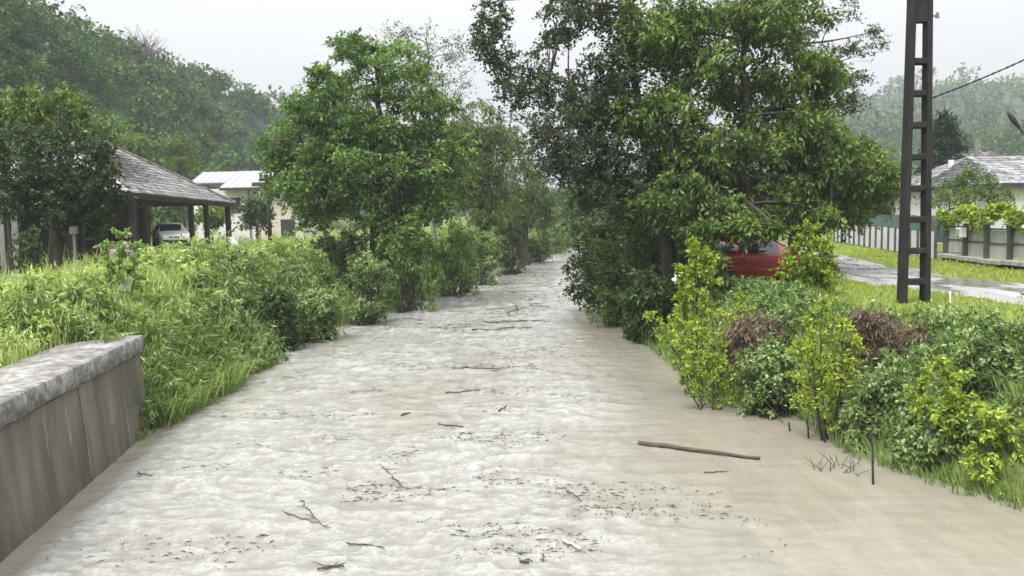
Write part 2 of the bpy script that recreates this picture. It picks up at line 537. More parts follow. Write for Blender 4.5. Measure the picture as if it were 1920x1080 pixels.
def ground_z(x, y):
    x = np.asarray(x, float); y = np.asarray(y, float)
    dl = xl(y) - x; dr = x - xr(y)
    wob = 0.25 * (fbm(x * 0.5, y * 0.5, 3, 3) - 0.45)
    # left: vertical wall near the camera, then an overgrown slope
    wl = 2.4 + 0 * y
    zl_slope = -0.3 + 2.05 * sstep(-0.6, wl - 0.2, dl)
    zl_wall = np.where(dl > 0.42, 1.62, -1.2)
    tw = sstep(WALL_END - 0.15, WALL_END + 0.25, y)
    zl = zl_wall * (1 - tw) + zl_slope * tw + wob * sstep(1.0, 3.0, dl)
    # right: slope with a shoulder
    zr = -0.3 + 2.1 * sstep(-0.6, 2.8, dr) + wob * sstep(1.0, 3.0, dr) + 0.12 * sstep(3, 6, dr) * sstep(26, 14, y)
    z = np.where(dl > dr, zl, zr)
    z = np.maximum(z, -1.2)
    # hills
    n1 = fbm(x * 0.03, y * 0.03, 4, 21); n2 = fbm(x * 0.012, y * 0.012, 4, 5)
    hl = (31 + 8 * (n1 - 0.45)) * sstep(32, 72, -x) * sstep(52, 95, y) + 34 * sstep(90, 200, -x) * sstep(45, 110, y) * sstep(330, 180, y)
    hr = (17 + 14 * (n1 - 0.45)) * sstep(72, 150, x) * sstep(110, 210, y) + 6 * sstep(150, 260, x) * sstep(80, 200, y)
    far = (34 + 36 * (n2 - 0.45)) * sstep(330, 560, y) * np.clip(sstep(130, 290, x) + 0.75 * sstep(110, 230, -x), 0, 1)
    far2 = 14 * sstep(260, 420, y)
    return z + hl + hr + far + far2


def axis(lo, hi, f0, f1, step, grow):
    a = list(np.arange(f0, f1, step))
    s = step; v = a[-1]
    while v < hi:
        s = min(s * grow, 40); v += s; a.append(v)
    s = step; v = a[0]; pre = []
    while v > lo:
        s = min(s * grow, 40); v -= s; pre.append(v)
    return np.array(pre[::-1] + a)


gx = axis(-720, 720, -26, 24, 0.46, 1.10); gy = axis(-60, 840, 4, 62, 0.48, 1.07)
XX, YY = np.meshgrid(gx, gy)
ZZ = ground_z(XX, YY)
nx, ny = len(gx), len(gy)
i = np.arange(ny - 1)[:, None] * nx + np.arange(nx - 1)[None, :]
F = np.stack([i, i + 1, i + nx + 1, i + nx], -1).reshape(-1, 4)
ground = put('ground', mesh_np('ground', np.stack([XX, YY, ZZ], -1).reshape(-1, 3), F, smooth=True), GROUND)
tag(ground, 'grassy valley floor with wooded slopes on both sides', 'ground', kind='structure')

# ---- water
yy = [4.5]
while yy[-1] < 190: yy.append(yy[-1] + max(0.034, 0.0062 * yy[-1]))
yy = np.array([-60, -40, -25, -14, -7, -2, 1.5, 3.3] + yy)
u = np.linspace(0, 1, 250)[None, :]
L_ = xl(yy)[:, None] - 1.2; R_ = xr(yy)[:, None] + 1.2
L_ = np.where(yy[:, None] < WALL_END + 1.0, xl(yy)[:, None] - 0.3, L_)
WX = L_ + (R_ - L_) * u; WY = np.repeat(yy[:, None], u.shape[1], 1)
centre = (xl(WY) + xr(WY)) / 2
# turbulence: strong in the main stream, calm in the eddy by the right bank
turb = sstep(4.9, 2.2, np.abs(WX - (centre - 0.6))) * (0.45 + 0.55 * sstep(14, 24, WY)) + 0.15
turb = np.clip(np.maximum(turb, 0.95 * sstep(3.4, 1.2, WX) * sstep(0.0, 0.7, WX - xl(WY)) * sstep(60, 20, WY)), 0.12, 1)
turb *= 1 - 0.68 * sstep(0.2, 4.2, WX - 0.15 * (WY - 10) + 1.6 * (fbm(WX * 0.5, WY * 0.5, 3, 58) - 0.45)) * sstep(26, 14, WY)
turb *= np.clip(0.35 + 1.35 * fbm(WX * 0.55 + 0.4 * fbm(WX * 0.8, WY * 0.4, 2, 52), WY * 0.22, 3, 53), 0.3, 1.1)
q1 = fbm(WX * 0.9 + 0.7 * fbm(WX * 0.6, WY * 0.6, 2, 50), WY * 1.25, 3, 31) - 0.45
q2 = 1 - np.abs(2 * fbm(WX * 1.5 + 4, WY * 2.6 + 0.8 * fbm(WX, WY, 2, 60), 3, 37) - 0.9)
q3 = 1 - np.abs(2 * fbm(WX * 2.3 + 1.2 * q1, WY * 7.5 + 1.2 * q1, 4, 41) - 0.9) - 0.7
fade = sstep(80, 25, WY)
q4 = fbm(WX * 13 + 2 * q1, WY * 19, 2, 43) - 0.45
q5 = np.sin(2 * math.pi * (WY * 1.15 + 0.10 * np.abs(WX - centre) * 2 + 2.2 * fbm(WX * 0.7, WY * 0.45, 3, 47))) * fbm(WX * 0.9, WY * 0.5, 2, 48)
WZ = turb * (0.16 * q1 + 0.10 * (q2 - 0.7) + 0.075 * q3 * fade + 0.012 * q4 * sstep(20, 10, WY) + 0.035 * q5 * sstep(60, 30, WY)) + 0.02 * (fbm(WX * 0.5, WY * 0.6, 3, 9) - 0.45) + 0.016 * (fbm(WX * 1.8, WY * 4.5, 3, 19) - 0.45) * sstep(45, 20, WY)
wavez = lambda x, y: 0.0
nx = u.shape[1]; ny = len(yy)
i = np.arange(ny - 1)[:, None] * nx + np.arange(nx - 1)[None, :]
F = np.stack([i, i + 1, i + nx + 1, i + nx], -1).reshape(-1, 4)
me = mesh_np('river_water', np.stack([WX, WY, WZ], -1).reshape(-1, 3), F, smooth=True)
at = me.attributes.new('rough_water', 'FLOAT', 'POINT'); at.data.foreach_set('value', np.ascontiguousarray(turb.ravel(), dtype=np.float32))
crest = np.clip(sstep(-0.10, 0.30, q3) * 0.85 + sstep(0.85, 1.0, q2) * 0.4, 0, 1) * np.clip(turb * 1.25, 0, 1)
at = me.attributes.new('crest', 'FLOAT', 'POINT'); at.data.foreach_set('value', np.ascontiguousarray(crest.ravel(), dtype=np.float32))
river = put('river_water', me, WATER)
tag(river, 'muddy flooded river running between the two overgrown banks', 'river', kind='structure')

# ---- road and path
def strip(name, ctr, half, mat, lift, label, cat):
    rows = []
    for (x, y), hw in zip(ctr, half):
        rows.append([(x - hw + 2 * hw * t, y) for t in np.linspace(0, 1, 9)])
    P = np.array(rows)
    n0 = P.shape[0]
    ys = np.linspace(0, n0 - 1, n0 * 6)
    Q = np.stack([[np.interp(ys, np.arange(n0), P[:, k, d]) for k in range(9)] for d in range(2)], -1).transpose(1, 0, 2)
    jit = (fbm(Q[..., 0] * 1.3, Q[..., 1] * 1.3, 3, 8) - 0.45) * 0.9
    edge = np.zeros(Q.shape[:2]); edge[:, 0] = 1; edge[:, -1] = 1
    Q[..., 0] += jit * edge
    Z = ground_z(Q[..., 0], Q[..., 1])
    Z = Z + lift - 0.05 * edge
    V = np.stack([Q[..., 0], Q[..., 1], Z], -1).reshape(-1, 3)
    i = np.arange(Q.shape[0] - 1)[:, None] * 9 + np.arange(8)[None, :]
    F = np.stack([i, i + 1, i + 10, i + 9], -1).reshape(-1, 4)
    o = put(name, mesh_np(name, V, F, smooth=True), mat)
    return tag(o, label, cat, kind='structure')


road_c = [(11.8, -20), (12.2, 6), (12.3, 16), (12.1, 20), (11.8, 24), (12.1, 29), (13.0, 36), (14.5, 46), (17, 60), (22, 80), (30, 110), (46, 150)]
strip('gravel_road', road_c, [1.5, 1.5, 1.55, 1.6, 1.65, 1.6, 1.5, 1.5, 1.5, 1.5, 1.5, 1.5], ROAD, 0.05, 'wet grey gravel road with puddles beside the fence', 'road')
pth = [G(-260, 560, 1.75), G(-60, 535, 1.75), G(30, 524, 1.75), G(60, 512, 1.75)]
strip('gravel_path', [(-40, 27), (-27, 30.5), (-20.6, 33.0), (-19.6, 35), (-21, 37)], [1.5, 1.6, 1.7, 1.5, 0.8], ROAD, 0.06, 'grey gravel patch in the grass at the left edge', 'path')


# ------------------------------------------------------------------ vegetation builders
def unit(v):
    return v / (np.linalg.norm(v, axis=-1, keepdims=True) + 1e-9)


def twig_leaves(st, d, ln, nlf, L, W, droop, rng, jit, base_t, ref_z, ref_r, t0=0.12, spread=0.6):
    """leaves along twigs (start st, direction d, length ln)"""
    T = len(st); M = T * nlf
    t = rng.uniform(t0, 1.0, (T, nlf))
    p = st[:, None, :] + d[:, None, :] * (ln[:, None] * t)[..., None]
    p[..., 2] -= droop * ln[:, None] * t ** 2
    p = p.reshape(-1, 3) + rng.normal(size=(M, 3)) * np.repeat(jit, nlf)[:, None]
    ld = unit(np.repeat(d, nlf, 0) * 0.55 + rng.normal(size=(M, 3)) * spread + np.array([0, 0, -droop * 1.1]))
    side = unit(np.cross(ld, np.array([0, 0, 1.0]) + rng.normal(size=(M, 3)) * 0.55))
    nor = np.cross(side, ld)
    s = rng.uniform(0.65, 1.3, M)[:, None]
    tip = p + ld * L * s
    mid = p + ld * (L * 0.48) * s + nor * (W * 0.14) * s
    b1 = mid + side * (W * 0.5) * s; b2 = mid - side * (W * 0.5) * s
    V = np.stack([p, b1, tip, b2], 1).reshape(-1, 3)
    k = np.arange(M)[:, None] * 4
    F = np.concatenate([k + np.array([[0, 1, 2]]), k + np.array([[0, 2, 3]])], 1).reshape(-1, 3)
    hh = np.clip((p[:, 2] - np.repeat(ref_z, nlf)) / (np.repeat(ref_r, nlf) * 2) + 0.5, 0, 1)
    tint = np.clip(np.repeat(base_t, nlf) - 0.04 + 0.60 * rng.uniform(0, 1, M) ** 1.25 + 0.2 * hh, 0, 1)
    e = st + d * ln[:, None]; e[:, 2] -= droop * ln
    w_ = unit(np.cross(d, rng.normal(size=(T, 3)))) * 0.008
    tv = np.stack([st - w_, st + w_, e + w_ * 0.3, e - w_ * 0.3], 1).reshape(-1, 3)
    tf = np.arange(T)[:, None] * 4 + np.arange(4)[None, :]
    return V, F, np.repeat(tint, 2), (tv, tf)


def sprays(cl, ntw, nlf, L, W, droop=0.35, zflat=0.75, up=0.1, rng=RNG, twig=False, jitter=0.07, tbase=0.0):
    """leafy twigs round clump centres cl (n,4: x,y,z,r); returns leaves (V,F,tint) and twig quads"""
    n = len(cl); T = n * ntw
    c = np.repeat(cl[:, :3], ntw, 0); r = np.repeat(cl[:, 3], ntw)
    d = rng.normal(size=(T, 3)); d[:, 2] = d[:, 2] * zflat + up; d = unit(d)
    st = c + rng.normal(size=(T, 3)) * (r * 0.22)[:, None]
    ln = r * rng.uniform(0.55, 1.15, T)
    bt = tbase + np.repeat(0.34 * rng.uniform(0, 1, n), ntw)
    return twig_leaves(st, d, ln, nlf, L, W, droop, rng, r * jitter, bt, c[:, 2], r)


def blob_clumps(blobs, rng=RNG):
    """blobs: (centre, (rx,ry,rz), n, clump_radius)"""
    out = []
    for c, rad, n, cr in blobs:
        d = unit(rng.normal(size=(n, 3)))
        rr = rng.uniform(0.12, 1, n) ** 0.5
        p = np.array(c)[None, :] + d * rr[:, None] * np.array(rad)[None, :]
        out.append(np.concatenate([p, (cr * rng.uniform(0.7, 1.3, n))[:, None]], 1))
    return np.concatenate(out)


def curve(a, b, k=6, lift=0.2, rng=RNG, wob=0.05):
    t = np.linspace(0, 1, k)[:, None]
    L = np.linalg.norm(b - a)
    ctrl = a * 0.45 + b * 0.55 + np.array([0, 0, lift * L]) + rng.normal(size=3) * wob * L
    P = (1 - t) ** 2 * a + 2 * t * (1 - t) * ctrl + t * t * b
    return P


def branching(trunk, trad, cl, limbs=7, rng=RNG, lr=0.55, lift=0.12, tstart=0.3):
    """tubes: trunk polyline + limbs + branches to every clump"""
    tp = np.array(trunk, float); k = 14
    ts = np.linspace(0, len(tp) - 1, k)
    TP = np.stack([np.interp(ts, np.arange(len(tp)), tp[:, d]) for d in range(3)], 1)
    TP[1:-1] += rng.normal(size=(k - 2, 3)) * trad * 0.25
    TR = trad * np.linspace(1.0, 0.28, k); TR[0] *= 1.35
    tr = [tube(TP, TR, 8)]
    br = []
    C = cl[:, :3]
    s0 = int(k * tstart)
    limbs = min(limbs, len(C))
    # spread limb targets: farthest point sampling
    idx = [int(rng.integers(len(C)))]
    dist = np.linalg.norm(C - C[idx[0]], axis=1)
    while len(idx) < limbs:
        j = int(dist.argmax()); idx.append(j); dist = np.minimum(dist, np.linalg.norm(C - C[j], axis=1))
    nodes = [TP[s0:]]; rads = [TR[s0:]]
    for j in idx:
        cost = np.linalg.norm(TP[s0:] - C[j], axis=1) + np.maximum(0, TP[s0:, 2] - C[j, 2] + 0.3) * 1.5
        q = s0 + int(cost.argmin())
        P = curve(TP[q], C[j], 7, lift, rng)
        r0 = TR[q] * lr
        rr = np.linspace(r0, r0 * 0.22, 7)
        br.append(tube(P, rr, 6)); nodes.append(P[1:]); rads.append(rr[1:])
    NP_ = np.concatenate(nodes); NR = np.concatenate(rads)
    for j in range(len(C)):
        if j in idx: continue
        q = int((np.linalg.norm(NP_ - C[j], axis=1) + np.maximum(0, NP_[:, 2] - C[j, 2]) * 0.6).argmin())
        P = curve(NP_[q], C[j], 4, 0.08, rng)
        r0 = min(NR[q] * 0.6, 0.05) + 0.006
        br.append(tube(P, np.linspace(r0, r0 * 0.3, 4), 4))
    return tr, br


def tree(name, label, cat, trunk, trad, blobs, leaf, L, W, ntw, nlf, droop=0.35, bark=BARK, group=None, limbs=8, seed=1, zflat=0.75, lift=0.12, tstart=0.3, extra_trunks=(), up=0.1, jitter=0.07, tbase=0.0, crown_name='crown'):
    rng = np.random.default_rng(seed)
    base = Vector(trunk[0])
    root = empty(name, base, label, cat, group)
    cl = blob_clumps(blobs, rng)
    tr, br = branching(trunk, trad, cl, limbs, rng, lift=lift, tstart=tstart)
    for et, er in extra_trunks:
        P = np.array(et, float); ts = np.linspace(0, len(P) - 1, 8)
        P = np.stack([np.interp(ts, np.arange(len(P)), P[:, d]) for d in range(3)], 1)
        tr.append(tube(P, np.linspace(er, er * 0.35, 8), 7))
    V, F, tint, tw = sprays(cl, ntw, nlf, L, W, droop, zflat, up, rng, True, jitter, tbase)
    put('trunk', mesh_np('trunk', *join(tr), smooth=True), bark, root)
    br.append(tw)
    put('branches', mesh_np('branches', *join(br), smooth=True), bark, root)
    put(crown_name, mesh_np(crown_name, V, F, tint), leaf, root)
    return root


def bush(name, label, base, blobs, leaf, L, W, ntw, nlf, droop=0.3, seed=1, group=None, cat='bush', bark=BARK, zflat=0.8, tbase=0.0, up=0.15, jitter=0.07, part='foliage', skirt=0.7, trail=False):
    rng = np.random.default_rng(seed)
    root = empty(name, base, label, cat, group)
    cl = blob_clumps(blobs, rng)
    lo = cl[rng.random(len(cl)) < skirt].copy()
    gz_ = np.maximum(ground_z(lo[:, 0], lo[:, 1]), 0.0) + 0.12
    lo[:, 2] = gz_ + np.maximum(lo[:, 2] - gz_, 0) * rng.uniform(0.0, 0.75, len(lo))
    cl = np.concatenate([cl, lo])
    V, F, tint, tw = sprays(cl, ntw, nlf, L, W, droop, zflat, up, rng, True, jitter, tbase)
    st = [tw]
    b0 = np.array(base)
    for j in range(len(cl)):
        a = b0 + np.array([rng.normal() * 0.25, rng.normal() * 0.25, -0.1]) if not trail else cl[j, :3] + np.array([0, rng.normal() * 0.5, -0.12])
        P = curve(a, cl[j, :3], 5, 0.12, rng)
        st.append(tube(P, np.linspace(0.014, 0.005, 5), 4))
    put('stems', mesh_np('stems', *join(st), smooth=True), bark, root)
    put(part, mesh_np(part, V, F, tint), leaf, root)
    return root


def blades(x, y, z, h, wd, lean, rng, tint, az=None, lean_az=None):
    """grass blades: 5 verts, 3 tris each"""
    n = len(x)
    az = rng.uniform(0, 2 * math.pi, n) if az is None else az
    la = rng.uniform(0, 2 * math.pi, n) if lean_az is None else lean_az
    P = np.stack([x, y, z], 1)
    sd = np.stack([np.cos(az), np.sin(az), np.zeros(n)], 1) * (wd / 2)[:, None]
    ld = np.stack([np.cos(la), np.sin(la), np.zeros(n)], 1)
    m = P + ld * (lean * h * 0.35)[:, None]; m[:, 2] += h * 0.62
    t = P + ld * (lean * h)[:, None]; t[:, 2] += h * np.clip(1.0 - 0.35 * lean, 0.25, 1)
    V = np.stack([P - sd, P + sd, m + sd * 0.8, m - sd * 0.8, t], 1).reshape(-1, 3)
    k = np.arange(n)[:, None] * 5
    F = np.concatenate([k + np.array([[0, 1, 2]]), k + np.array([[0, 2, 3]]), k + np.array([[3, 2, 4]])], 1).reshape(-1, 3)
    return V, F, np.repeat(np.clip(tint, 0, 1), 3)


def stuff(name, VFt, mat, label, cat):
    me = mesh_np(name, *VFt)
    return tag(put(name, me, mat), label, cat, kind='stuff')


# ------------------------------------------------------------------ retaining wall on the left
wall_dir = np.array([lp[1].x - lp[0].x, lp[1].y - lp[0].y]); wall_dir /= np.linalg.norm(wall_dir)
wn = np.array([wall_dir[1], -wall_dir[0]])                       # towards the river
wend = np.array([lp[1].x, lp[1].y])
wroot = empty('retaining_wall', (wend[0], wend[1], -1.0), 'stained grey concrete retaining wall at the left edge of the river', 'wall')
TOPZ = 1.84


def wpt(s, o, z):                                                 # s metres back from the far end, o metres towards the river
    p = wend - wall_dir * s + wn * o
    return (p[0], p[1], z)


joints = [0.0, 3.25, 6.6, 9.9, 13.4]
for a, b_ in zip(joints[:-1], joints[1:]):
    g = 0.018
    mb = MB()
    s0, s1 = a + g, b_ - g
    prof = [(-0.62, -1.2), (0.06, -1.2), (-0.14, 1.50), (-0.62, 1.50)]
    vs0 = [wpt(s0, o, z) for o, z in prof]; vs1 = [wpt(s1, o, z) for o, z in prof]
    q0 = [mb.bm.verts.new(v) for v in vs0]; q1_ = [mb.bm.verts.new(v) for v in vs1]
    for k in range(4):
        mb.bm.faces.new([q0[k], q0[(k + 1) % 4], q1_[(k + 1) % 4], q1_[k]])
    mb.bm.faces.new(q0[::-1]); mb.bm.faces.new(q1_)
    mb.build('wall_panel', CONC, wroot)
mb = MB()                                                         # recessed core behind the joints
prof = [(-0.60, -1.2), (0.02, -1.2), (-0.18, 1.49), (-0.60, 1.49)]
q0 = [mb.bm.verts.new(wpt(0.03, o, z)) for o, z in prof]; q1_ = [mb.bm.verts.new(wpt(13.3, o, z)) for o, z in prof]
for k in range(4): mb.bm.faces.new([q0[k], q0[(k + 1) % 4], q1_[(k + 1) % 4], q1_[k]])
mb.bm.faces.new(q0[::-1]); mb.bm.faces.new(q1_)
mb.build('wall_core', DARK_TRIM, wroot)
# uneven coping with a ragged lower edge
ns = 110
rows = []
for k in range(ns):
    s = -0.02 + k * 13.4 / (ns - 1)
    rag = 1.565 - 0.05 * fbm(np.array([s * 3.1]), np.array([2.0]), 4, 4)[0]
    dz = 0.008 * (fbm(np.array([s * 2.1]), np.array([7.0]), 3, 9)[0] - 0.45)
    ch = 0.03 * max(0.0, fbm(np.array([s * 4.0]), np.array([3.0]), 3, 14)[0] - 0.52) * 4
    rows.append([wpt(s, -1.30, 1.40), wpt(s, -1.30, TOPZ + dz - 0.03), wpt(s, -0.65, TOPZ + dz), wpt(s, -0.085 - ch, TOPZ + dz), wpt(s, -0.072, TOPZ - 0.015 - ch + dz), wpt(s, -0.065, rag), wpt(s, -0.16, rag - 0.015), wpt(s, -0.5, 1.40)])
V = np.array(rows).reshape(-1, 3); k8 = 8
i = np.arange(ns - 1)[:, None] * k8; j = np.arange(k8)[None, :]
F = np.stack([i + j, i + (j + 1) % k8, i + k8 + (j + 1) % k8, i + k8 + j], -1).reshape(-1, 4)
F = np.concatenate([F, [[0, 1, 2, 3], [0, 3, 4, 7], [4, 5, 6, 7]]])
put('coping', mesh_np('coping', V, F), COPING, wroot)

# ------------------------------------------------------------------ concrete ladder pole
PY = 18.2
pb = D(1719, 556, PY)
pz = float(ground_z(pb.x, PY)) - 0.3
proot = empty('utility_pole', (pb.x, PY, pz), 'tall dark concrete utility pole with ladder-like openings on the right bank', 'utility pole')
PH = 10.6


def phw(z): return 0.31 - (0.31 - 0.17) * (z - pz) / PH           # half width over height


PD = 0.30
for sgn in (-1, 1):
    mb = MB()
    for a, b_ in ((0, PH),):
        lo, hi = phw(pz), phw(pz + PH)
        t0 = 0.115; t1 = 0.10
        V0 = [(sgn * (lo - t0), 0), (sgn * lo, 0), (sgn * lo, PD), (sgn * (lo - t0), PD)]
        V1 = [(sgn * (hi - t1), 0), (sgn * hi, 0), (sgn * hi, PD * 0.8), (sgn * (hi - t1), PD * 0.8)]
        q0 = [mb.bm.verts.new((pb.x + x, PY + y, pz)) for x, y in V0]; q1_ = [mb.bm.verts.new((pb.x + x, PY + y, pz + PH)) for x, y in V1]
        for k in range(4): mb.bm.faces.new([q0[k], q0[(k + 1) % 4], q1_[(k + 1) % 4], q1_[k]])
        mb.bm.faces.new(q0); mb.bm.faces.new(q1_)
    bmesh.ops.bevel(mb.bm, geom=mb.bm.edges[:], offset=0.012, segments=1, affect='EDGES')
    mb.build('stanchion', POLE, proot)
z = pz + 0.75
topw = D(1727, 40, PY).z
while z < topw - 0.2:
    hw = phw(z) - 0.09
    mb = MB(); mb.box((pb.x, PY + PD * 0.46, z), (2 * hw, PD * 0.80, 0.13), bev=0.02)
    mb.build('rung', POLE, proot)
    z += 0.665
zt = (topw + pz + PH) / 2
mb = MB(); mb.box((pb.x, PY + PD * 0.44, zt), (2 * phw(zt) - 0.17, PD * 0.72, pz + PH - topw)); mb.build('solid_top', POLE, proot)
zi = D(1756, 28, PY).z
mb = MB(); mb.tube([(pb.x + phw(zi) - 0.02, PY + 0.1, zi), (pb.x + phw(zi) + 0.16, PY + 0.1, zi + 0.01)], 0.02, 6)
mb.tube([(pb.x + phw(zi) + 0.13, PY + 0.1, zi - 0.04), (pb.x + phw(zi) + 0.13, PY + 0.1, zi + 0.07)], [0.045, 0.03], 8)
mb.build('insulator', WOOD_GREY, proot)

# overhead cable from the pole towards the upper right
za = D(1748, 188, PY + 0.3)
pa = np.array([pb.x + phw(za.z), PY + 0.3, za.z]); pe = np.array(D(2300, -90, 16.0))
t = np.linspace(0, 1, 60)[:, None]
P = pa * (1 - t) + pe * t; P[:, 2] -= 0.35 * 4 * t[:, 0] * (1 - t[:, 0]) * 0.5
mb = MB()
for ph in (0, math.pi):
    Q = P + 0.012 * np.stack([0 * t[:, 0], np.cos(t[:, 0] * 130 + ph), np.sin(t[:, 0] * 130 + ph)], 1)
    mb.tube(Q, 0.013, 5)
cab = mb.build('overhead_cable', CABLE, None, smooth=True)
tag(cab, 'black twisted cable rising from the concrete pole to the upper right', 'cable')

# street lamp whose arm reaches in from the right
lb = D(1990, 420, 26)
lroot = empty('street_lamp', (lb.x, 26, float(ground_z(lb.x, 26))), 'dark street lamp head on a slanting arm at the right edge', 'street lamp')
h0 = D(1889, 209, 26); h1 = D(1908, 236, 26); h2 = D(1990, 330, 26)
MB().tube([(lb.x, 26, float(ground_z(lb.x, 26)) - 0.2), h2 + Vector((0, 0, 0.3))], [0.09, 0.06], 8).build('post', POLE, lroot, smooth=True)
MB().tube([h2, h1 + (h2 - h1) * 0.3, h1], 0.03, 6).build('arm', DARK_TRIM, lroot, smooth=True)
MB().tube([h1 + (h1 - h0) * 0.15, h1 * 0.6 + h0 * 0.4, h0 * 0.75 + h1 * 0.25, h0], [0.04, 0.085, 0.07, 0.025], 8).build('lamp_head', DARK_TRIM, lroot, smooth=True)

# thin pale stake by the pole
sp = D(1781, 612, 16.6); st_ = D(1781, 545, 16.6)
o = MB().tube([(sp.x, 16.6, float(ground_z(sp.x, 16.6)) - 0.1), (st_.x + 0.01, 16.6, st_.z)], [0.014, 0.012], 6).build('marker_stake', WHITE_TRIM, smooth=True)
tag(o, 'thin pale stake standing in the grass right of the concrete pole', 'stake')


# ------------------------------------------------------------------ cars
def car(name, label, loc, rz, pm, L=4.05, pitch=0.0):
    root = empty(name, loc, label, 'car', None, rz)
    root.rotation_euler = (0, pitch, rz)
    # stations along the length: x, z_top, z_belt, half width roof, half width belt, half width sill, z_sill
    st = [(-2.02, 0.62, 0.60, 0.58, 0.60, 0.60, 0.38), (-1.96, 0.80, 0.78, 0.66, 0.70, 0.68, 0.30), (-1.82, 0.98, 0.93, 0.66, 0.77, 0.74, 0.27),
          (-1.62, 1.19, 0.95, 0.60, 0.80, 0.78, 0.25), (-1.38, 1.36, 0.95, 0.57, 0.815, 0.79, 0.24), (-0.9, 1.41, 0.945, 0.565, 0.82, 0.80, 0.23),
          (-0.3, 1.42, 0.935, 0.57, 0.825, 0.80, 0.23), (0.15, 1.38, 0.925, 0.575, 0.825, 0.80, 0.23), (0.42, 1.24, 0.92, 0.60, 0.82, 0.80, 0.23),
          (0.95, 0.95, 0.90, 0.68, 0.815, 0.79, 0.24), (1.3, 0.89, 0.86, 0.66, 0.80, 0.78, 0.25), (1.7, 0.82, 0.79, 0.62, 0.765, 0.74, 0.27), (1.93, 0.71, 0.68, 0.56, 0.69, 0.68, 0.30), (2.02, 0.58, 0.56, 0.5, 0.60, 0.60, 0.36)]
    def sec(x, zt, zb, wr, wb, ws, zs):
        h = [(0, zt), (wr * 0.6, zt - 0.008), (wr * 0.93, zt - 0.035), (wr + 0.02, zt - 0.075 if zt - zb > 0.12 else zt - 0.02), (wb - 0.015, zb + 0.0), (wb, zb - 0.06), (wb + 0.012, (zb * 0.55 + zs * 0.45)), (ws + 0.015, zs + 0.12), (ws - 0.03, zs), (0, zs)]
        h = [(y, min(z, zt)) for y, z in h]
        return np.array([(x, y, z) for y, z in h] + [(x, -y, z) for y, z in h[-2:0:-1]])
    S = [sec(*s) for s in st]
    k = len(S[0]); V = np.concatenate(S)
    i = np.arange(len(S) - 1)[:, None] * k; j = np.arange(k)[None, :]
    Fq = np.stack([i + j, i + (j + 1) % k, i + k + (j + 1) % k, i + k + j], -1).reshape(-1, 4)
    mb = MB()
    vs = [mb.bm.verts.new(v) for v in V]
    for f in Fq: mb.bm.faces.new([vs[a] for a in f])
    mb.bm.faces.new(vs[:k]); mb.bm.faces.new(vs[-k:])
    body = mb.build('body', pm, root, world=False, smooth=True)
    def patch(name, sa, sb, r0, r1, t0, t1, mat, ja, off=0.008, side=1, n=4):
        """glass patch between stations sa..sb and section points ja..ja+1"""
        mbp = MB(); grid = []
        for a in np.linspace(sa, sb, n * 2):
            i0 = int(min(math.floor(a), len(st) - 2)); fr = a - i0
            A = S[i0] * (1 - fr) + S[i0 + 1] * fr
            row = []
            for b_ in np.linspace(r0, r1, n):
                j0 = int(min(math.floor(b_), k - 2)); g = b_ - j0
                p = A[j0] * (1 - g) + A[j0 + 1] * g
                row.append(Vector((p[0], p[1] * side, p[2])))
            grid.append(row)
        out = []
        for a in range(len(grid)):
            for b_ in range(n):
                pa_ = grid[min(a + 1, len(grid) - 1)][b_] - grid[max(a - 1, 0)][b_]; pb_ = grid[a][min(b_ + 1, n - 1)] - grid[a][max(b_ - 1, 0)]
                nn = pa_.cross(pb_)
                if nn.length > 0: nn.normalize()
                c = grid[a][b_] - Vector((-0.5, 0, 0.6))
                if nn.dot(c) < 0: nn = -nn
                out.append(mbp.bm.verts.new(grid[a][b_] + nn * off))
        for a in range(len(grid) - 1):
            for b_ in range(n - 1):
                mbp.bm.faces.new([out[a * n + b_], out[a * n + b_ + 1], out[(a + 1) * n + b_ + 1], out[(a + 1) * n + b_]])
        return mbp.build(name, mat, root, world=False, smooth=True)
    for sd in (1, -1):
        patch('side_window', 5.15, 7.6, 3.1, 3.92, 0, 0, GLASS, 3, side=sd)
        patch('rear_side_window', 3.5, 4.95, 3.15, 3.92, 0, 0, GLASS, 3, side=sd)
        # door seams, handle, rubbing strip, mirror
        for sx in (-0.98, 0.62):
            MB().box((sx, sd * 0.826, 0.60), (0.012, 0.02, 0.58)).build('door_seam', BLACK_PLASTIC, root, world=False)
        MB().box((-0.12, sd * 0.838, 0.50), (2.0, 0.022, 0.055), bev=0.008).build('rubbing_strip', pm if pm == RED else BLACK_PLASTIC, root, world=False)
        MB().box((-0.72, sd * 0.838, 0.80), (0.17, 0.03, 0.04), bev=0.008).build('door_handle', BLACK_PLASTIC, root, world=False)
        MB().box((0.62, sd * 0.91, 0.985), (0.11, 0.19, 0.13), bev=0.03).build('wing_mirror', BLACK_PLASTIC, root, world=False)
        MB().box((1.87, sd * 0.52, 0.66), (0.12, 0.30, 0.14), bev=0.03).build('headlight', LENS, root, world=False)
        MB().box((-1.92, sd * 0.60, 0.78), (0.10, 0.16, 0.2), bev=0.03).build('tail_light', LENS_RED, root, world=False)
        for wx in (-1.26, 1.28):
            mbw = MB()
            ang = np.linspace(0, math.pi * 2, 25)
            mbw.tube([(wx, sd * 0.62, 0.29), (wx, sd * 0.83, 0.29)], 0.345, 24)
            arch = mbw.build('wheel_arch', BLACK_PLASTIC, root, world=False)
            mbw = MB(); mbw.tube([(wx, sd * 0.66, 0.29), (wx, sd * 0.67, 0.29), (wx, sd * 0.83, 0.29), (wx, sd * 0.845, 0.29)], [0.26, 0.29, 0.29, 0.26], 24)
            wh = mbw.build('wheel', TYRE, root, world=False, smooth=True)
            MB().tube([(wx, sd * 0.835, 0.29), (wx, sd * 0.853, 0.29)], [0.19, 0.17], 18).build('rim', RIM, wh, world=False)
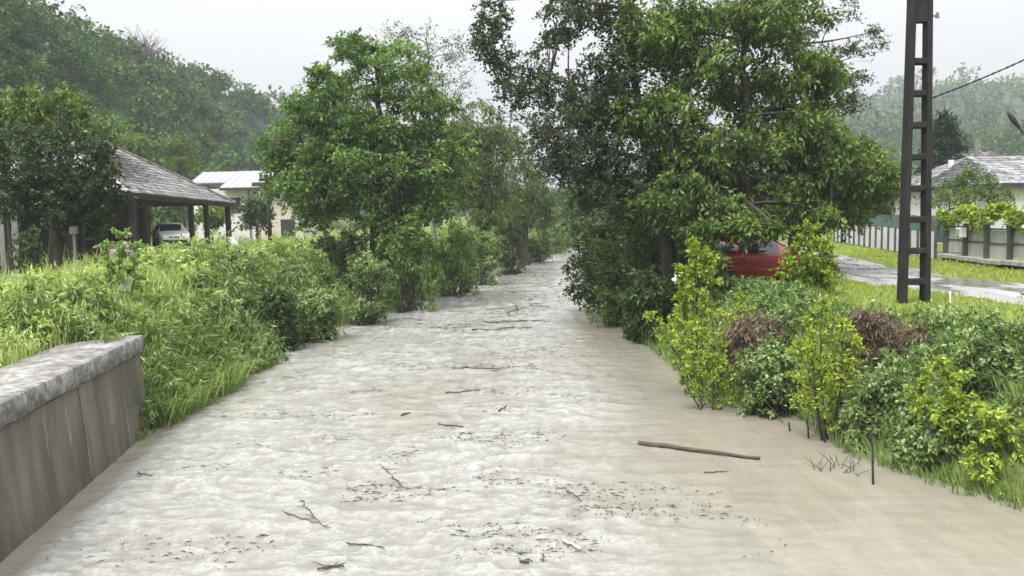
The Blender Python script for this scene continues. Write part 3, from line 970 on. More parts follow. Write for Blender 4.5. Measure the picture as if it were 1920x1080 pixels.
    patch('windscreen', 7.35, 8.92, 0.0, 2.6, 0, 0, GLASS, 0, n=5)
    patch('windscreen', 7.35, 8.92, 0.0, 2.6, 0, 0, GLASS, 0, side=-1, n=5)
    patch('rear_window', 2.15, 3.75, 0.0, 2.5, 0, 0, GLASS, 0, n=5)
    patch('rear_window', 2.15, 3.75, 0.0, 2.5, 0, 0, GLASS, 0, side=-1, n=5)
    MB().box((1.99, 0, 0.42), (0.14, 1.3, 0.16), bev=0.03).build('front_bumper', BLACK_PLASTIC, root, world=False)
    MB().box((-1.99, 0, 0.45), (0.14, 1.3, 0.16), bev=0.03).build('rear_bumper', BLACK_PLASTIC, root, world=False)
    MB().box((1.985, 0, 0.63), (0.05, 0.62, 0.08), bev=0.01).build('grille', BLACK_PLASTIC, root, world=False)
    return root


cc = D(1434, 520, 25.0)
cz = float(ground_z(cc.x, 25.0))
RED_CAR = car('parked_car', 'red hatchback car parked under the big tree on the right bank', (cc.x - 0.1, 25.0, cz - 0.06), R(-3), RED)

# ------------------------------------------------------------------ barn on the left
def quad_tiles(P00, P10, P11, P01, nu, nv, th=0.03, rng=RNG, clip=None):
    """overlapping tiles over the (possibly triangular) quad P00-P10 eave, P01-P11 top"""
    Vs, ts = [], []
    nrm = np.cross(P10 - P00, P01 - P00); nrm /= np.linalg.norm(nrm)
    if nrm[2] < 0: nrm = -nrm
    for v in range(nv):
        v0, v1 = v / nv, min((v + 1.25) / nv, 1.0)
        w0 = np.linalg.norm((P10 * (1 - v0) + P11 * v0) - (P00 * (1 - v0) + P01 * v0)); wmax = np.linalg.norm(P10 - P00)
        k = max(1, int(nu * w0 / wmax))
        for a in range(k):
            u0, u1 = (a + (0.5 if v % 2 else 0)) / k, (a + (1.5 if v % 2 else 1) - 0.04) / k
            u0, u1 = min(u0, 1), min(u1, 1)
            if u1 - u0 < 1e-3: continue
            def S(uu, vv): return (P00 * (1 - vv) + P01 * vv) * (1 - uu) + (P10 * (1 - vv) + P11 * vv) * uu
            lf = th * rng.uniform(0.7, 1.6)
            a0, a1, a2, a3 = S(u0, v0) + nrm * lf, S(u1, v0) + nrm * lf * rng.uniform(0.8, 1.2), S(u1, v1) + nrm * 0.006, S(u0, v1) + nrm * 0.006
            Vs += [a0, a1, a2, a3, a0 - nrm * th * 0.9, a1 - nrm * th * 0.9]; ts.append(rng.uniform(0, 1))
    n = len(ts); V = np.array(Vs)
    k = np.arange(n)[:, None] * 6
    F = np.concatenate([k + np.array([[0, 1, 2, 3]]), k + np.array([[4, 5, 1, 0]])], 1).reshape(-1, 4)
    return V, F, np.repeat(np.array(ts), 2)


A = np.array(D(243, 360, 41)); Bc = np.array(D(441, 381, 58)); Rg = np.array(D(196, 268, 51))
BGZ = 1.75
eave_w = 10.5
Rg2 = Rg + np.array([0.0, -3.0, 0])
Aw = A + np.array([-eave_w, 0, 0]); Bw = Bc + np.array([-eave_w, 0, 0])
bx0, by0, by1 = A[0], A[1], Bc[1]
barn = empty('open_barn', (bx0 - 5, 49, BGZ), 'old dark timber barn with a lichened grey hipped roof and open porch', 'barn')
V1, F1, t1 = quad_tiles(A, Bc, Rg, Rg2, 42, 17)
V2, F2, t2 = quad_tiles(Aw, A, Rg2, Rg2 - np.array([0.01, 0, 0]), 26, 17)
V3, F3, t3 = quad_tiles(Bc, Bw, Rg - np.array([0.01, 0, 0]), Rg, 26, 14)
V, F = join([(V1, F1), (V2, F2), (V3, F3)])
roof_o = MB()
roof_o.poly([A, Bc, Rg, Rg2], Vector((0, 0, -0.12))).poly([Aw, A, Rg2], Vector((0, 0, -0.12))).poly([Bc, Bw, Rg], Vector((0, 0, -0.12))).poly([Bw, Aw, Rg2, Rg], Vector((0, 0, -0.12)))
roof_o = roof_o.build('roof', WOOD_DARK, barn)
tt = mesh_np('roof_tiles', V, F, np.concatenate([t1, t2, t3]))
tag(put('roof_tiles', tt, BARN_TILE, roof_o), kind='stuff')
# eave beam, gutter board, ridge cap
MB().tube([A + np.array([-0.12, 0.1, -0.2]), Bc + np.array([-0.12, -0.1, -0.2])], 0.11, 6).build('eave_beam', WOOD_DARK, barn)
MB().tube([Rg2 + np.array([0, 0, 0.04]), Rg + np.array([0, 0, 0.04]), Rg * 0.5 + Bc * 0.5 + np.array([0, 0, 0.06]), Bc + np.array([0, 0, 0.05])], 0.10, 6).build('hip_cap', BARN_TILE, barn)
def lerp_e(y): return A + (Bc - A) * (y - A[1]) / (Bc[1] - A[1])
for y, rr in ((42.0, 0.17), (43.6, 0.12), (50.3, 0.16), (53.0, 0.17), (57.4, 0.19)):
    e = lerp_e(y)
    MB().box((e[0] - 0.35, y, (e[2] - 0.15 + BGZ) / 2 - 0.1), (rr * 1.6, rr * 1.6, e[2] - 0.15 - BGZ + 0.2), bev=0.02).build('post', WOOD_DARK, barn)
# inner wall of vertical boards (each board a part), with a door and window
wx = bx0 - 4.2
yb = by0 + 0.6
k = 0
while yb < 52.6:
    wd = 0.36 + 0.08 * random.random()
    if not (44.6 < yb < 45.8):
        mb = MB(); mb.box((wx + 0.03 * random.random(), yb + wd / 2, BGZ + 1.55), (0.05, wd - 0.03, 3.2)); mb.build('wall_board', BARN_WALL if random.random() < 0.75 else WOOD_DARK, barn)
    yb += wd
    k += 1
MB().box((wx - 0.15, 47.2, BGZ + 1.5), (0.1, 12.2, 3.0)).build('back_wall', WOOD_DARK, barn)
fx0 = wx - 6.0
MB().box(((fx0 + wx) / 2, by0 + 0.55, BGZ + 1.5), (wx - fx0, 0.1, 3.2)).build('end_wall', BARN_WALL, barn)
MB().box((wx + 0.05, 48.1, BGZ + 1.0), (0.08, 1.1, 2.0)).build('door', WOOD_DARK, barn)
wf = MB().box((wx + 0.06, 45.2, BGZ + 1.75), (0.10, 1.1, 0.9)).build('window', WOOD_GREY, barn)
MB().box((wx + 0.10, 45.2, BGZ + 1.75), (0.06, 0.86, 0.68)).build('pane', PANE, wf)
# pale things under the eave
gc = D(320, 430, 47.5)
car('parked_car', 'pale silver car standing nose out under the barn roof', (gc.x, 47.5, BGZ + 0.72), R(-62), SILVER)
MB_s = MB(); MB_s.box((gc.x, 47.5, BGZ + 0.36), (4.6, 4.6, 0.74)); fl = MB_s.build('floor_slab', PLINTH, barn)
tp = D(226, 428, 40.2)
mb = MB()
bmesh.ops.create_icosphere(mb.bm, subdivisions=3, radius=1.0, matrix=Matrix.Translation((tp.x, 40.2, BGZ + 0.35)) @ Matrix.Diagonal((0.75, 0.6, 0.95, 1)))
for v in mb.bm.verts: v.co += Vector((1, 0, 0.5)) * 0.12 * math.sin(v.co.z * 7 + v.co.y * 5)
o = mb.build('tarpaulin_heap', PINK, smooth=True); tag(o, 'faded pink sheet covering a heap beside the left barn post', 'tarpaulin')
tp = D(434, 426, 54)
mb = MB()
bmesh.ops.create_icosphere(mb.bm, subdivisions=3, radius=1.0, matrix=Matrix.Translation((tp.x, 54, BGZ + 0.55)) @ Matrix.Diagonal((0.38, 0.38, 0.55, 1)))
for v in mb.bm.verts: v.co += Vector((0.6, 0, 1)) * 0.08 * math.sin(v.co.x * 9 + v.co.z * 6)
o = mb.build('filled_sack', PLASTIC, smooth=True); tag(o, 'white sack standing by the right corner post of the barn', 'sack')

# ------------------------------------------------------------------ white house with pale metal roof behind the barn
HY = 72.0
hl_, hr_ = D(352, 400, HY).x, D(488, 400, HY).x
ez = D(440, 353, HY).z; rz_ = D(450, 322, HY + 4.5).z
hz = 1.8
house = empty('white_house', ((hl_ + hr_) / 2, HY + 4.5, hz), 'white house with pale metal roof behind the barn', 'house')
xs = D(414, 400, HY).x
MB().box(((hl_ + hr_) / 2 - 0.1, HY + 5.3, (hz + ez) / 2 - 0.1), (hr_ - hl_ - 0.7, 9.0, ez - hz + 0.2)).build('wall', WHITE_WALL, house)
# gable end
gx_ = hr_ - 0.45
MB().poly([(gx_, HY + 0.75, ez - 0.1), (gx_, HY + 9.6, ez - 0.1), (gx_, HY + 5.2, rz_ - 0.15)], Vector((0.04, 0, 0))).build('gable', TAN_WALL, house)
def roof_slab(x0, x1, y0, z0, y1, z1, name):
    nseg = max(1, int((x1 - x0) / 0.62))
    ro = MB().poly([(x0, y0, z0), (x1, y0, z0), (x1, y1, z1), (x0, y1, z1)], Vector((0, 0, 0.08))).build(name, METAL_ROOF, house)
    for s in range(nseg + 1):
        x = x0 + 0.03 + (x1 - x0 - 0.06) * s / nseg
        MB().tube([(x, y0, z0 + 0.1), (x, y1, z1 + 0.1)], 0.03, 4).build('seam', METAL_ROOF, ro)
    return ro
roof_slab(xs, hr_, HY, ez, HY + 5.2, rz_, 'roof')
roof_slab(hl_ - 0.4, xs - 0.03, HY + 1.9, ez + (rz_ - ez) * 1.9 / 5.2 - 0.05, HY + 5.2, rz_ - 0.02, 'roof')
roof_slab(hl_ - 0.4, hr_, HY + 10.4, ez, HY + 5.25, rz_ + 0.0, 'roof')
MB().box(((xs + hr_) / 2, HY - 0.03, ez - 0.06), (hr_ - xs, 0.12, 0.2)).build('fascia', DARK_TRIM, house)
MB().box(((hl_ + xs) / 2 - 0.2, HY + 1.85, ez + 0.35), (xs - hl_ + 0.2, 0.1, 0.2)).build('fascia', DARK_TRIM, house)
MB().tube([(hr_ + 0.02, HY - 0.02, ez + 0.02), (hr_ + 0.02, HY + 5.2, rz_ + 0.02)], 0.12, 4).build('bargeboard', WHITE_TRIM, house)
MB().tube([(hr_ - 0.1, HY - 0.02, ez - 0.22), (hr_ - 0.1, HY + 5.2, rz_ - 0.22)], 0.10, 4).build('bargeboard', DARK_TRIM, house)
MB().tube([(D(463, 400, HY).x, HY + 0.72, hz), (D(463, 400, HY).x, HY + 0.72, ez - 0.1)], 0.07, 6).build('downpipe', WOOD_GREY, house)
wnx = D(436, 400, HY).x
wf = MB().box((wnx, HY + 0.78, D(436, 385, HY).z), (0.9, 0.08, 1.3)).build('window', DARK_TRIM, house)
MB().box((wnx, HY + 0.74, D(436, 385, HY).z), (0.76, 0.04, 1.1)).build('pane', PANE, wf)
# cream annex to the right, nearer
ax0, ax1 = D(486, 400, 68).x, D(566, 400, 68).x
az_ = D(520, 345, 68).z
annex = empty('cream_annex', ((ax0 + ax1) / 2, 70, hz), 'cream plastered outbuilding with a dark flat eave right of the white house', 'outbuilding')
MB().box(((ax0 + ax1) / 2, 71, (hz + az_) / 2), (ax1 - ax0, 5.4, az_ - hz)).build('wall', TAN_WALL, annex)
MB().box(((ax0 + ax1) / 2, 70.7, az_ + 0.08), (ax1 - ax0 + 0.6, 6.6, 0.16)).build('roof', METAL_ROOF, annex)
MB().box(((ax0 + ax1) / 2, 67.42, az_ - 0.03), (ax1 - ax0 + 0.6, 0.1, 0.3)).build('fascia', DARK_TRIM, annex)
dx_ = D(537, 400, 68).x
d_ = MB().box((dx_, 68.27, hz + 1.05), (1.1, 0.1, 2.1)).build('door', DARK_TRIM, annex)
MB().box((dx_ + 0.4, 68.2, hz + 1.05), (0.06, 0.06, 0.16)).build('handle', RIM, d_)

# wooden pole in front of the house
q = D(506, 428, 56)
wp = empty('wooden_pole', (q.x, 56, 1.7), 'dark wooden pole with short crossarm in front of the cream outbuilding', 'utility pole')
tz = D(505, 330, 56).z
MB().tube([(q.x, 56, 1.5), (q.x - 0.05, 56, tz)], [0.15, 0.12], 8).build('shaft', WOOD_DARK, wp, smooth=True)
MB().box((q.x + 0.25, 55.87, tz - 0.25), (1.5, 0.12, 0.16)).build('crossarm', WOOD_DARK, wp)
for dx in (-0.35, 0.3, 0.85):
    MB().tube([(q.x + dx, 55.87, tz - 0.17), (q.x + dx, 55.87, tz + 0.1)], [0.05, 0.03], 6).build('insulator', WOOD_GREY, wp)

# ------------------------------------------------------------------ shed at the left edge
SY = 38.0
s0 = D(-70, 400, SY).x; s1 = D(38, 400, SY).x
stz = D(20, 389, SY).z; sgz = float(ground_z(s1, SY))
shed = empty('plank_shed', ((s0 + s1) / 2, SY, sgz), 'small grey plank shed with a pale roof edge at the left edge', 'shed')
MB().box(((s0 + s1) / 2, SY + 1.2, stz + 0.02), (s1 - s0 + 0.4, 3.0, 0.09), rot=Matrix.Rotation(R(4), 3, 'X')).build('roof', PLINTH, shed)
MB().box(((s0 + s1) / 2, SY + 2.4, (sgz + stz) / 2), (s1 - s0, 0.08, stz - sgz)).build('back_wall', WOOD_DARK, shed)
MB().box((s0 + 0.05, SY + 1.2, (sgz + stz) / 2), (0.08, 2.4, stz - sgz)).build('side_wall', WOOD_DARK, shed)
for px, wd, mt in ((2, 0.22, WOOD_GREY), (15, 0.16, WOOD_DARK), (27, 0.30, WOOD_GREY), (36, 0.12, WOOD_DARK)):
    x = D(px, 400, SY).x
    MB().box((x, SY - 0.02, (sgz + stz) / 2 - 0.1), (wd, 0.12, stz - sgz)).build('post', mt, shed)
for hz2 in (0.45, 1.05):
    MB().box(((s0 + s1) / 2, SY + 0.1, sgz + hz2), (s1 - s0, 0.06, 0.14)).build('rail', WOOD_GREY, shed)

# pale box and leaning board among the weeds
q = D(138, 428, 30); zg = float(ground_z(q.x, 30))
bx_ = empty('beehive_box', (q.x, 30, zg), 'small pale box on a stand among the weeds at left', 'box')
MB().box((q.x, 30, D(138, 432, 30).z), (0.22, 0.22, 0.26), bev=0.01).build('box_body', WOOD_GREY, bx_)
MB().box((q.x, 30, (zg + D(138, 440, 30).z) / 2), (0.08, 0.08, D(138, 440, 30).z - zg)).build('stand', WOOD_GREY, bx_)
q = D(236, 523, 19.5); zg = float(ground_z(q.x, 19.5))
mb = MB(); mb.box((q.x, 19.5, q.z - 0.12), (0.26, 0.03, 0.34), rot=Euler((R(-14), R(12), R(10))).to_matrix())
o = mb.build('leaning_board', PALE_BOARD); tag(o, 'pale green board leaning in the grass below the bright shrub', 'board')

# ------------------------------------------------------------------ right side: fence, house
def fence_x(y): return np.interp(y, [20, 28.7, 34, 48, 56], [17.0, 17.2, 17.15, 19.2, 20.6])


fa = empty('panel_fence', (fence_x(43), 43, 1.9), 'white panel fence with dark posts along the far side of the road', 'fence')
ys = np.arange(34.6, 54, 1.08)
for k, y in enumerate(ys):
    x = float(fence_x(y)); z0 = float(ground_z(x, y))
    MB().box((x - 0.03, y, z0 + 0.58), (0.09, 0.09, 1.26)).build('post', POST, fa)
    if k < len(ys) - 1:
        x2 = float(fence_x(ys[k + 1])); cx, cy = (x + x2) / 2 + 0.02, (y + ys[k + 1]) / 2
        ang = math.atan2(ys[k + 1] - y, x2 - x)
        z2 = float(ground_z(x2, ys[k + 1])); zm = (z0 + z2) / 2
        MB().box((cx, cy, zm + 0.60), (1.08 - 0.10, 0.04, 1.08), rz=ang).build('panel', PANEL, fa)
        MB().tube([(x + 0.02, y, z0 + 1.17), (x2 + 0.02, ys[k + 1], z2 + 1.17)], 0.025, 5).build('rail', POST, fa)
fb_ = empty('garden_fence', (17.2, 29, 1.9), 'grey garden fence with concrete plinth below the vine at right', 'fence')
ys = np.arange(22.2, 34.4, 1.42)
for k, y in enumerate(ys):
    x = float(fence_x(y)); z0 = float(ground_z(x, y))
    MB().box((x - 0.06, y, z0 + 0.72), (0.15, 0.15, 1.5)).build('post', POST, fb_)
    if k < len(ys) - 1:
        x2 = float(fence_x(ys[k + 1])); cx, cy = (x + x2) / 2 + 0.03, (y + ys[k + 1]) / 2
        ang = math.atan2(ys[k + 1] - y, x2 - x)
        MB().box((cx, cy, z0 + 0.82), (1.27, 0.03, 0.95), rz=ang).build('panel', GREY_PANEL, fb_)
        MB().box((cx - 0.02, cy, z0 + 0.83), (1.27, 0.06, 0.05), rz=ang).build('rail', POST, fb_)
        MB().box((cx - 0.02, cy, z0 + 1.34), (1.40, 0.07, 0.06), rz=ang).build('rail', POST, fb_)
        MB().box((cx - 0.22, cy, z0 + 0.20), (1.36, 0.42, 0.16), rz=ang, bev=0.02).build('plinth_slab', PLINTH, fb_)
        MB().box((cx - 0.14, cy, z0 + 0.05), (1.41, 0.20, 0.24), rz=ang).build('plinth_base', DARK_TRIM, fb_)
# green shade net behind the white panels
x0, x1_ = float(fence_x(36)) + 1.3, float(fence_x(52)) + 1.3
net = empty('shade_net', ((x0 + x1_) / 2, 44, 1.9), 'green shade net on a frame behind the white panel fence', 'net')
nb = []
for k in range(40):
    t = k / 39; sag = 0.06 * math.sin(k * 1.7) + 0.04 * math.sin(k * 0.6)
    x, y = x0 + (x1_ - x0) * t, 36 + 16 * t
    nb.append([(x + sag, y, 2.3), (x + sag * 0.6, y, 2.9), (x + 0.03, y, 3.48 + 0.03 * math.sin(k))])
V = np.array(nb).reshape(-1, 3); i = np.arange(39)[:, None] * 3 + np.arange(2)[None, :]
F = np.stack([i, i + 1, i + 4, i + 3], -1).reshape(-1, 4)
put('net_sheet', mesh_np('net_sheet', V, F, smooth=True), GREEN_NET, net)
for t in (0.0, 0.25, 0.5, 0.75, 1.0):
    MB().tube([(x0 + (x1_ - x0) * t + 0.1, 36 + 16 * t, 1.7), (x0 + (x1_ - x0) * t + 0.1, 36 + 16 * t, 3.5)], 0.04, 6).build('net_post', WOOD_GREY, net)
# little meter box on the fence
q = D(1806, 436, 32)
mbx = empty('meter_box', (float(fence_x(32)) - 0.25, 32, q.z - 0.2), 'small white meter box on the garden fence post', 'meter box')
MB().box((float(fence_x(32)) - 0.3, 32, q.z), (0.26, 0.34, 0.36), bev=0.02).build('casing', WHITE_TRIM, mbx)
MB().box((float(fence_x(32)) - 0.44, 32, q.z), (0.02, 0.24, 0.26)).build('cover', PLINTH, mbx)

# right house: hipped tiled roof, front block nearer at the right
RY0 = 41.0
rh = empty('tiled_house', (25, 46, 1.9), 'white house with pale grey tiled roofs behind the garden at right', 'house')
x0 = D(1872, 340, RY0).x; ezr = D(1890, 344, RY0).z
x1_ = x0 + 9
MB().box(((x0 + x1_) / 2 + 0.3, RY0 + 4.2, (1.8 + ezr) / 2), (x1_ - x0 - 0.5, 7.6, ezr - 1.8)).build('wall', WHITE_WALL, rh)
rzr = D(1900, 293, RY0 + 4).z
E0, E1 = np.array([x0, RY0, ezr]), np.array([x1_, RY0, ezr]); T0, T1 = np.array([x0 + 0.6, RY0 + 4, rzr]), np.array([x1_, RY0 + 4, rzr])
E2 = np.array([x0, RY0 + 8.4, ezr])
ro = MB().poly([E0, E1, T1, T0], Vector((0, 0, -0.1))).poly([E2, E0, T0], Vector((0, 0, -0.1))).build('roof', DARK_TRIM, rh)
Va, Fa_, ta = quad_tiles(E0, E1, T1, T0, 26, 11, 0.04); Vb, Fb_, tb = quad_tiles(E2, E0, T0, T0 + np.array([0.01, 0, 0]), 22, 11, 0.04)
V, F = join([(Va, Fa_), (Vb, Fb_)])
tag(put('roof_tiles', mesh_np('roof_tiles', V, F, np.concatenate([ta, tb])), HOUSE_TILE, ro), kind='stuff')
MB().box(((x0 + x1_) / 2, RY0 - 0.02, ezr - 0.1), (x1_ - x0, 0.1, 0.2)).build('fascia', DARK_TRIM, rh)
# left block with pyramid roof
LY0 = 47.0
c0, c1 = D(1752, 352, LY0).x, D(1878, 348, LY0).x
ezl = D(1780, 350, LY0).z; apx = np.array(D(1836, 286, LY0 + 4.2))
Q0, Q1, Q2, Q3 = np.array([c0, LY0, ezl]), np.array([c1 + 0.8, LY0, ezl]), np.array([c1 + 0.8, LY0 + 8.4, ezl]), np.array([c0, LY0 + 8.4, ezl])
MB().box(((c0 + c1) / 2 + 0.3, LY0 + 4.2, (1.8 + ezl) / 2), (c1 - c0 - 0.3, 7.4, ezl - 1.8)).build('wall', WHITE_WALL, rh)
ap2 = apx + np.array([0.02, 0, 0])
ro2 = MB().poly([Q0, Q1, apx], Vector((0, 0, -0.1))).poly([Q3, Q0, apx], Vector((0, 0, -0.1))).poly([Q1, Q2, apx], Vector((0, 0, -0.1))).build('roof', DARK_TRIM, rh)
tl = [quad_tiles(Q0, Q1, ap2, apx, 20, 13, 0.04), quad_tiles(Q3, Q0, apx, ap2, 20, 13, 0.04), quad_tiles(Q1, Q2, apx, ap2, 20, 13, 0.04)]
V, F = join([(a, b_) for a, b_, c_ in tl])
tag(put('roof_tiles', mesh_np('roof_tiles', V, F, np.concatenate([c_ for a, b_, c_ in tl])), HOUSE_TILE, ro2), kind='stuff')
MB().tube([Q0 + np.array([0, 0, 0.05]), apx + np.array([0, 0, 0.08])], 0.09, 5).build('hip_cap', BROWN_ROOF, rh)
MB().tube([Q1 + np.array([0, 0, 0.05]), apx + np.array([0, 0, 0.08])], 0.09, 5).build('hip_cap', BROWN_ROOF, rh)
# brown gable roof rising behind
bp = [D(1832, 304, 56), D(1900, 304, 56), D(1860, 283, 56)]
rb = MB(); rb.poly([(bp[0].x, 56, bp[0].z - 1.2), (bp[1].x, 56, bp[1].z - 1.2), (bp[1].x, 56, bp[1].z), (bp[2].x, 56, bp[2].z), (bp[0].x, 56, bp[0].z)], Vector((0, 5, 0))); rb.build('rear_gable', BROWN_ROOF, rh)
for px, py, y, h in ((1831, 282, 50.5, 1.05), (1783, 318, 48.5, 0.9)):
    q = D(px, py, y); MB().box((q.x, y, q.z), (0.22, 0.22, h * 1.2)).build('chimney', BROWN_ROOF if px > 1800 else WHITE_TRIM, rh)
for px, py in ((1831, 384), (1866, 384)):
    q = D(px, py, LY0 + 0.4)
    wf = MB().box((q.x, LY0 + 0.47, q.z), (0.95, 0.10, 1.15)).build('window', WHITE_TRIM, rh)
    for dx in (-0.22, 0.22):
        MB().box((q.x + dx, LY0 + 0.43, q.z), (0.36, 0.06, 0.98)).build('pane', PANE, wf)
q = D(1818, 357, LY0 - 0.5)
MB().box((q.x, LY0 - 0.4, q.z), (1.1, 1.0, 0.12)).build('porch_canopy', WHITE_TRIM, rh)


# ------------------------------------------------------------------ trees
def pb_(px, py, Y, rx, ry, rd, n, cr):
    """crown lobe from pixel centre and pixel radii at distance Y"""
    c = D(px, py, Y)
    return (tuple(c), (rx * Y / FPX, rd, ry * Y / FPX), n, cr)


def tb_(px, py, Y):
    q = D(px, py, Y)
    return (q.x, Y, float(ground_z(q.x, Y)) - 0.15)


# bright green tree on the left bank
Y = 37.0
b0 = tb_(702, 440, Y); t0 = D(705, 90, Y)
tree('broadleaf_tree', 'tall bright green tree on the left bank beside the river', 'tree',
     [b0, D(700, 380, Y), D(704, 300, Y), D(712, 200, Y), t0], 0.24,
     [pb_(712, 120, Y, 75, 75, 1.8, 30, 0.6), pb_(650, 205, Y, 100, 70, 2.4, 44, 0.7), pb_(775, 215, Y, 80, 85, 2.2, 38, 0.68), pb_(585, 262, Y, 90, 48, 2.2, 34, 0.62), pb_(705, 310, Y, 150, 80, 3.0, 74, 0.76), pb_(590, 340, Y, 85, 60, 2.4, 40, 0.7), pb_(800, 345, Y, 80, 75, 2.4, 40, 0.7), pb_(620, 395, Y, 65, 40, 2.2, 22, 0.6), pb_(655, 90, Y, 35, 40, 1.0, 9, 0.45), pb_(598, 150, Y, 34, 30, 1.0, 9, 0.42), pb_(760, 410, Y, 75, 45, 2.2, 30, 0.6), pb_(555, 300, Y, 62, 34, 1.6, 16, 0.5), pb_(830, 270, Y, 55, 60, 1.8, 20, 0.6)],
     L_MID, 0.175, 0.088, 13, 13, droop=0.30, seed=21, limbs=14, zflat=0.42, extra_trunks=[([tb_(722, 440, Y + 0.6), D(722, 370, Y + 0.5), D(750, 280, Y + 0.5)], 0.17)])
# slender half-bare tree behind it
Y = 50.0
tree('sparse_tree', 'thin half-bare pale tree behind the bright green tree', 'tree',
     [tb_(812, 430, Y), D(812, 300, Y), D(806, 200, Y), D(800, 80, Y)], 0.18,
     [pb_(825, 130, Y, 75, 80, 2, 50, 0.8), pb_(760, 85, Y, 55, 45, 1.5, 20, 0.7), pb_(845, 210, Y, 50, 60, 2, 16, 0.8)],
     L_ASPEN, 0.14, 0.075, 10, 4, droop=0.2, seed=22, bark=BARK_PALE, limbs=10, up=0.5)
# willow
Y = 56.0
tree('willow_tree', 'pale yellow-green willow on the left bank between the two big trees', 'tree',
     [tb_(905, 460, Y), D(905, 380, Y), D(900, 300, Y), D(900, 240, Y)], 0.3,
     [pb_(895, 235, Y, 60, 48, 2.4, 34, 0.9), pb_(935, 290, Y, 55, 60, 2.4, 36, 0.9), pb_(870, 310, Y, 60, 70, 2.6, 40, 0.9), pb_(915, 375, Y, 60, 60, 2.6, 34, 0.9)],
     L_WILLOW, 0.26, 0.075, 13, 13, droop=0.9, seed=23)
Y = 66.0
tree('riverside_tree', 'olive green tree behind the willow at the river bend', 'tree',
     [tb_(985, 450, Y), D(985, 380, Y), D(985, 330, Y)], 0.25,
     [pb_(985, 350, Y, 48, 55, 2.4, 40, 0.9), pb_(960, 400, Y, 42, 50, 2.4, 30, 0.9), pb_(1010, 395, Y, 35, 42, 2.2, 24, 0.8)],
     L_WILLOW, 0.26, 0.09, 11, 11, droop=0.7, seed=24, tbase=-0.1)
# distant trees round the bend
for k, (px, py, Y, rx, ry, lf, lab) in enumerate([
        (1052, 400, 112, 34, 48, L_FOREST, 'dark drooping tree beyond the river bend'),
        (1082, 385, 120, 30, 50, L_WILLOW, 'pale tree beyond the river bend right of the dark drooping one'),
        (1128, 392, 116, 36, 40, L_WILLOW, 'round pale tree showing under the big tree above the river bend'),
        (1022, 410, 104, 24, 40, L_WILLOW, 'small light green tree left of the dark drooping tree at the bend')]):
    q = D(px, py, Y)
    tree('distant_tree', lab, 'tree', [(q.x, Y, float(ground_z(q.x, Y)) - 0.2), (q.x, Y, q.z), (q.x, Y, q.z + ry * Y / FPX * 0.5)], 0.25,
         [((q.x, Y, q.z), (rx * Y / FPX, 2.6, ry * Y / FPX), 46, 1.15)], lf, 0.42, 0.16, 9, 9, droop=0.7, seed=60 + k, group='trees beyond the river bend')

# big trees on the right bank
Y = 28.0
q = tb_(1262, 520, Y)
tree('aspen_tree', 'dark small-leaved tree leaning over the river at top centre', 'tree',
     [q, D(1250, 400, Y), D(1215, 280, Y), D(1190, 150, Y), D(1180, -40, Y)], 0.27,
     [pb_(925, 60, Y, 42, 75, 0.9, 24, 0.42), pb_(985, 150, Y, 60, 48, 1.2, 26, 0.46), pb_(1040, 90, Y, 34, 50, 1.0, 10, 0.40), pb_(1050, 215, Y, 95, 55, 1.8, 46, 0.50), pb_(1110, 20, Y, 85, 42, 1.6, 34, 0.48), pb_(1140, 160, Y, 80, 80, 2.0, 44, 0.50), pb_(1070, 285, Y, 95, 45, 1.8, 44, 0.50), pb_(1180, 270, Y, 90, 90, 2.0, 56, 0.52), pb_(1200, 370, Y, 90, 55, 2.0, 42, 0.5), pb_(1120, 350, Y, 70, 38, 1.6, 26, 0.46), pb_(1210, 90, Y, 85, 110, 1.8, 44, 0.5)],
     L_ASPEN, 0.104, 0.08, 12, 10, droop=0.25, seed=31, limbs=16, lift=0.06)
Y = 27.8
q = tb_(1398, 515, Y)
tree('walnut_tree', 'largest tree, yellow-green crown spreading above the red car', 'tree',
     [q, D(1392, 430, Y), D(1386, 330, Y), D(1392, 230, Y), D(1396, 110, Y), D(1398, -60, Y)], 0.25,
     [pb_(1250, 60, Y - 0.4, 110, 55, 1.6, 48, 0.55), pb_(1420, 30, Y, 120, 60, 2.0, 56, 0.58), pb_(1240, 215, Y - 0.9, 90, 55, 1.3, 36, 0.52), pb_(1330, 280, Y - 1.2, 90, 55, 1.4, 34, 0.52), pb_(1290, 370, Y - 1.6, 85, 50, 1.4, 40, 0.52), pb_(1370, 405, Y - 1.4, 80, 28, 1.3, 28, 0.46), pb_(1390, 425, 23.4, 85, 10, 0.6, 34, 0.28), pb_(1325, 470, 23.3, 22, 34, 0.5, 14, 0.34), pb_(1490, 250, Y, 105, 62, 2.0, 52, 0.56), pb_(1570, 300, Y, 90, 55, 1.8, 42, 0.54), pb_(1620, 345, Y + 0.5, 55, 40, 1.4, 20, 0.48), pb_(1480, 370, Y, 85, 60, 2.0, 40, 0.54), pb_(1545, 405, Y + 0.6, 65, 32, 1.4, 22, 0.46), pb_(1330, 140, Y, 85, 55, 1.8, 34, 0.55), pb_(1420, 190, Y + 0.6, 70, 60, 1.4, 24, 0.5), pb_(1290, 300, Y + 0.5, 70, 60, 1.4, 22, 0.5), pb_(1545, 150, Y + 0.5, 50, 50, 1.4, 14, 0.5), pb_(1470, 130, Y + 0.4, 75, 50, 1.8, 26, 0.55)],
     L_WALNUT, 0.195, 0.076, 11, 11, droop=0.62, seed=32, limbs=18, lift=0.05, zflat=0.5)
Y = 30.5
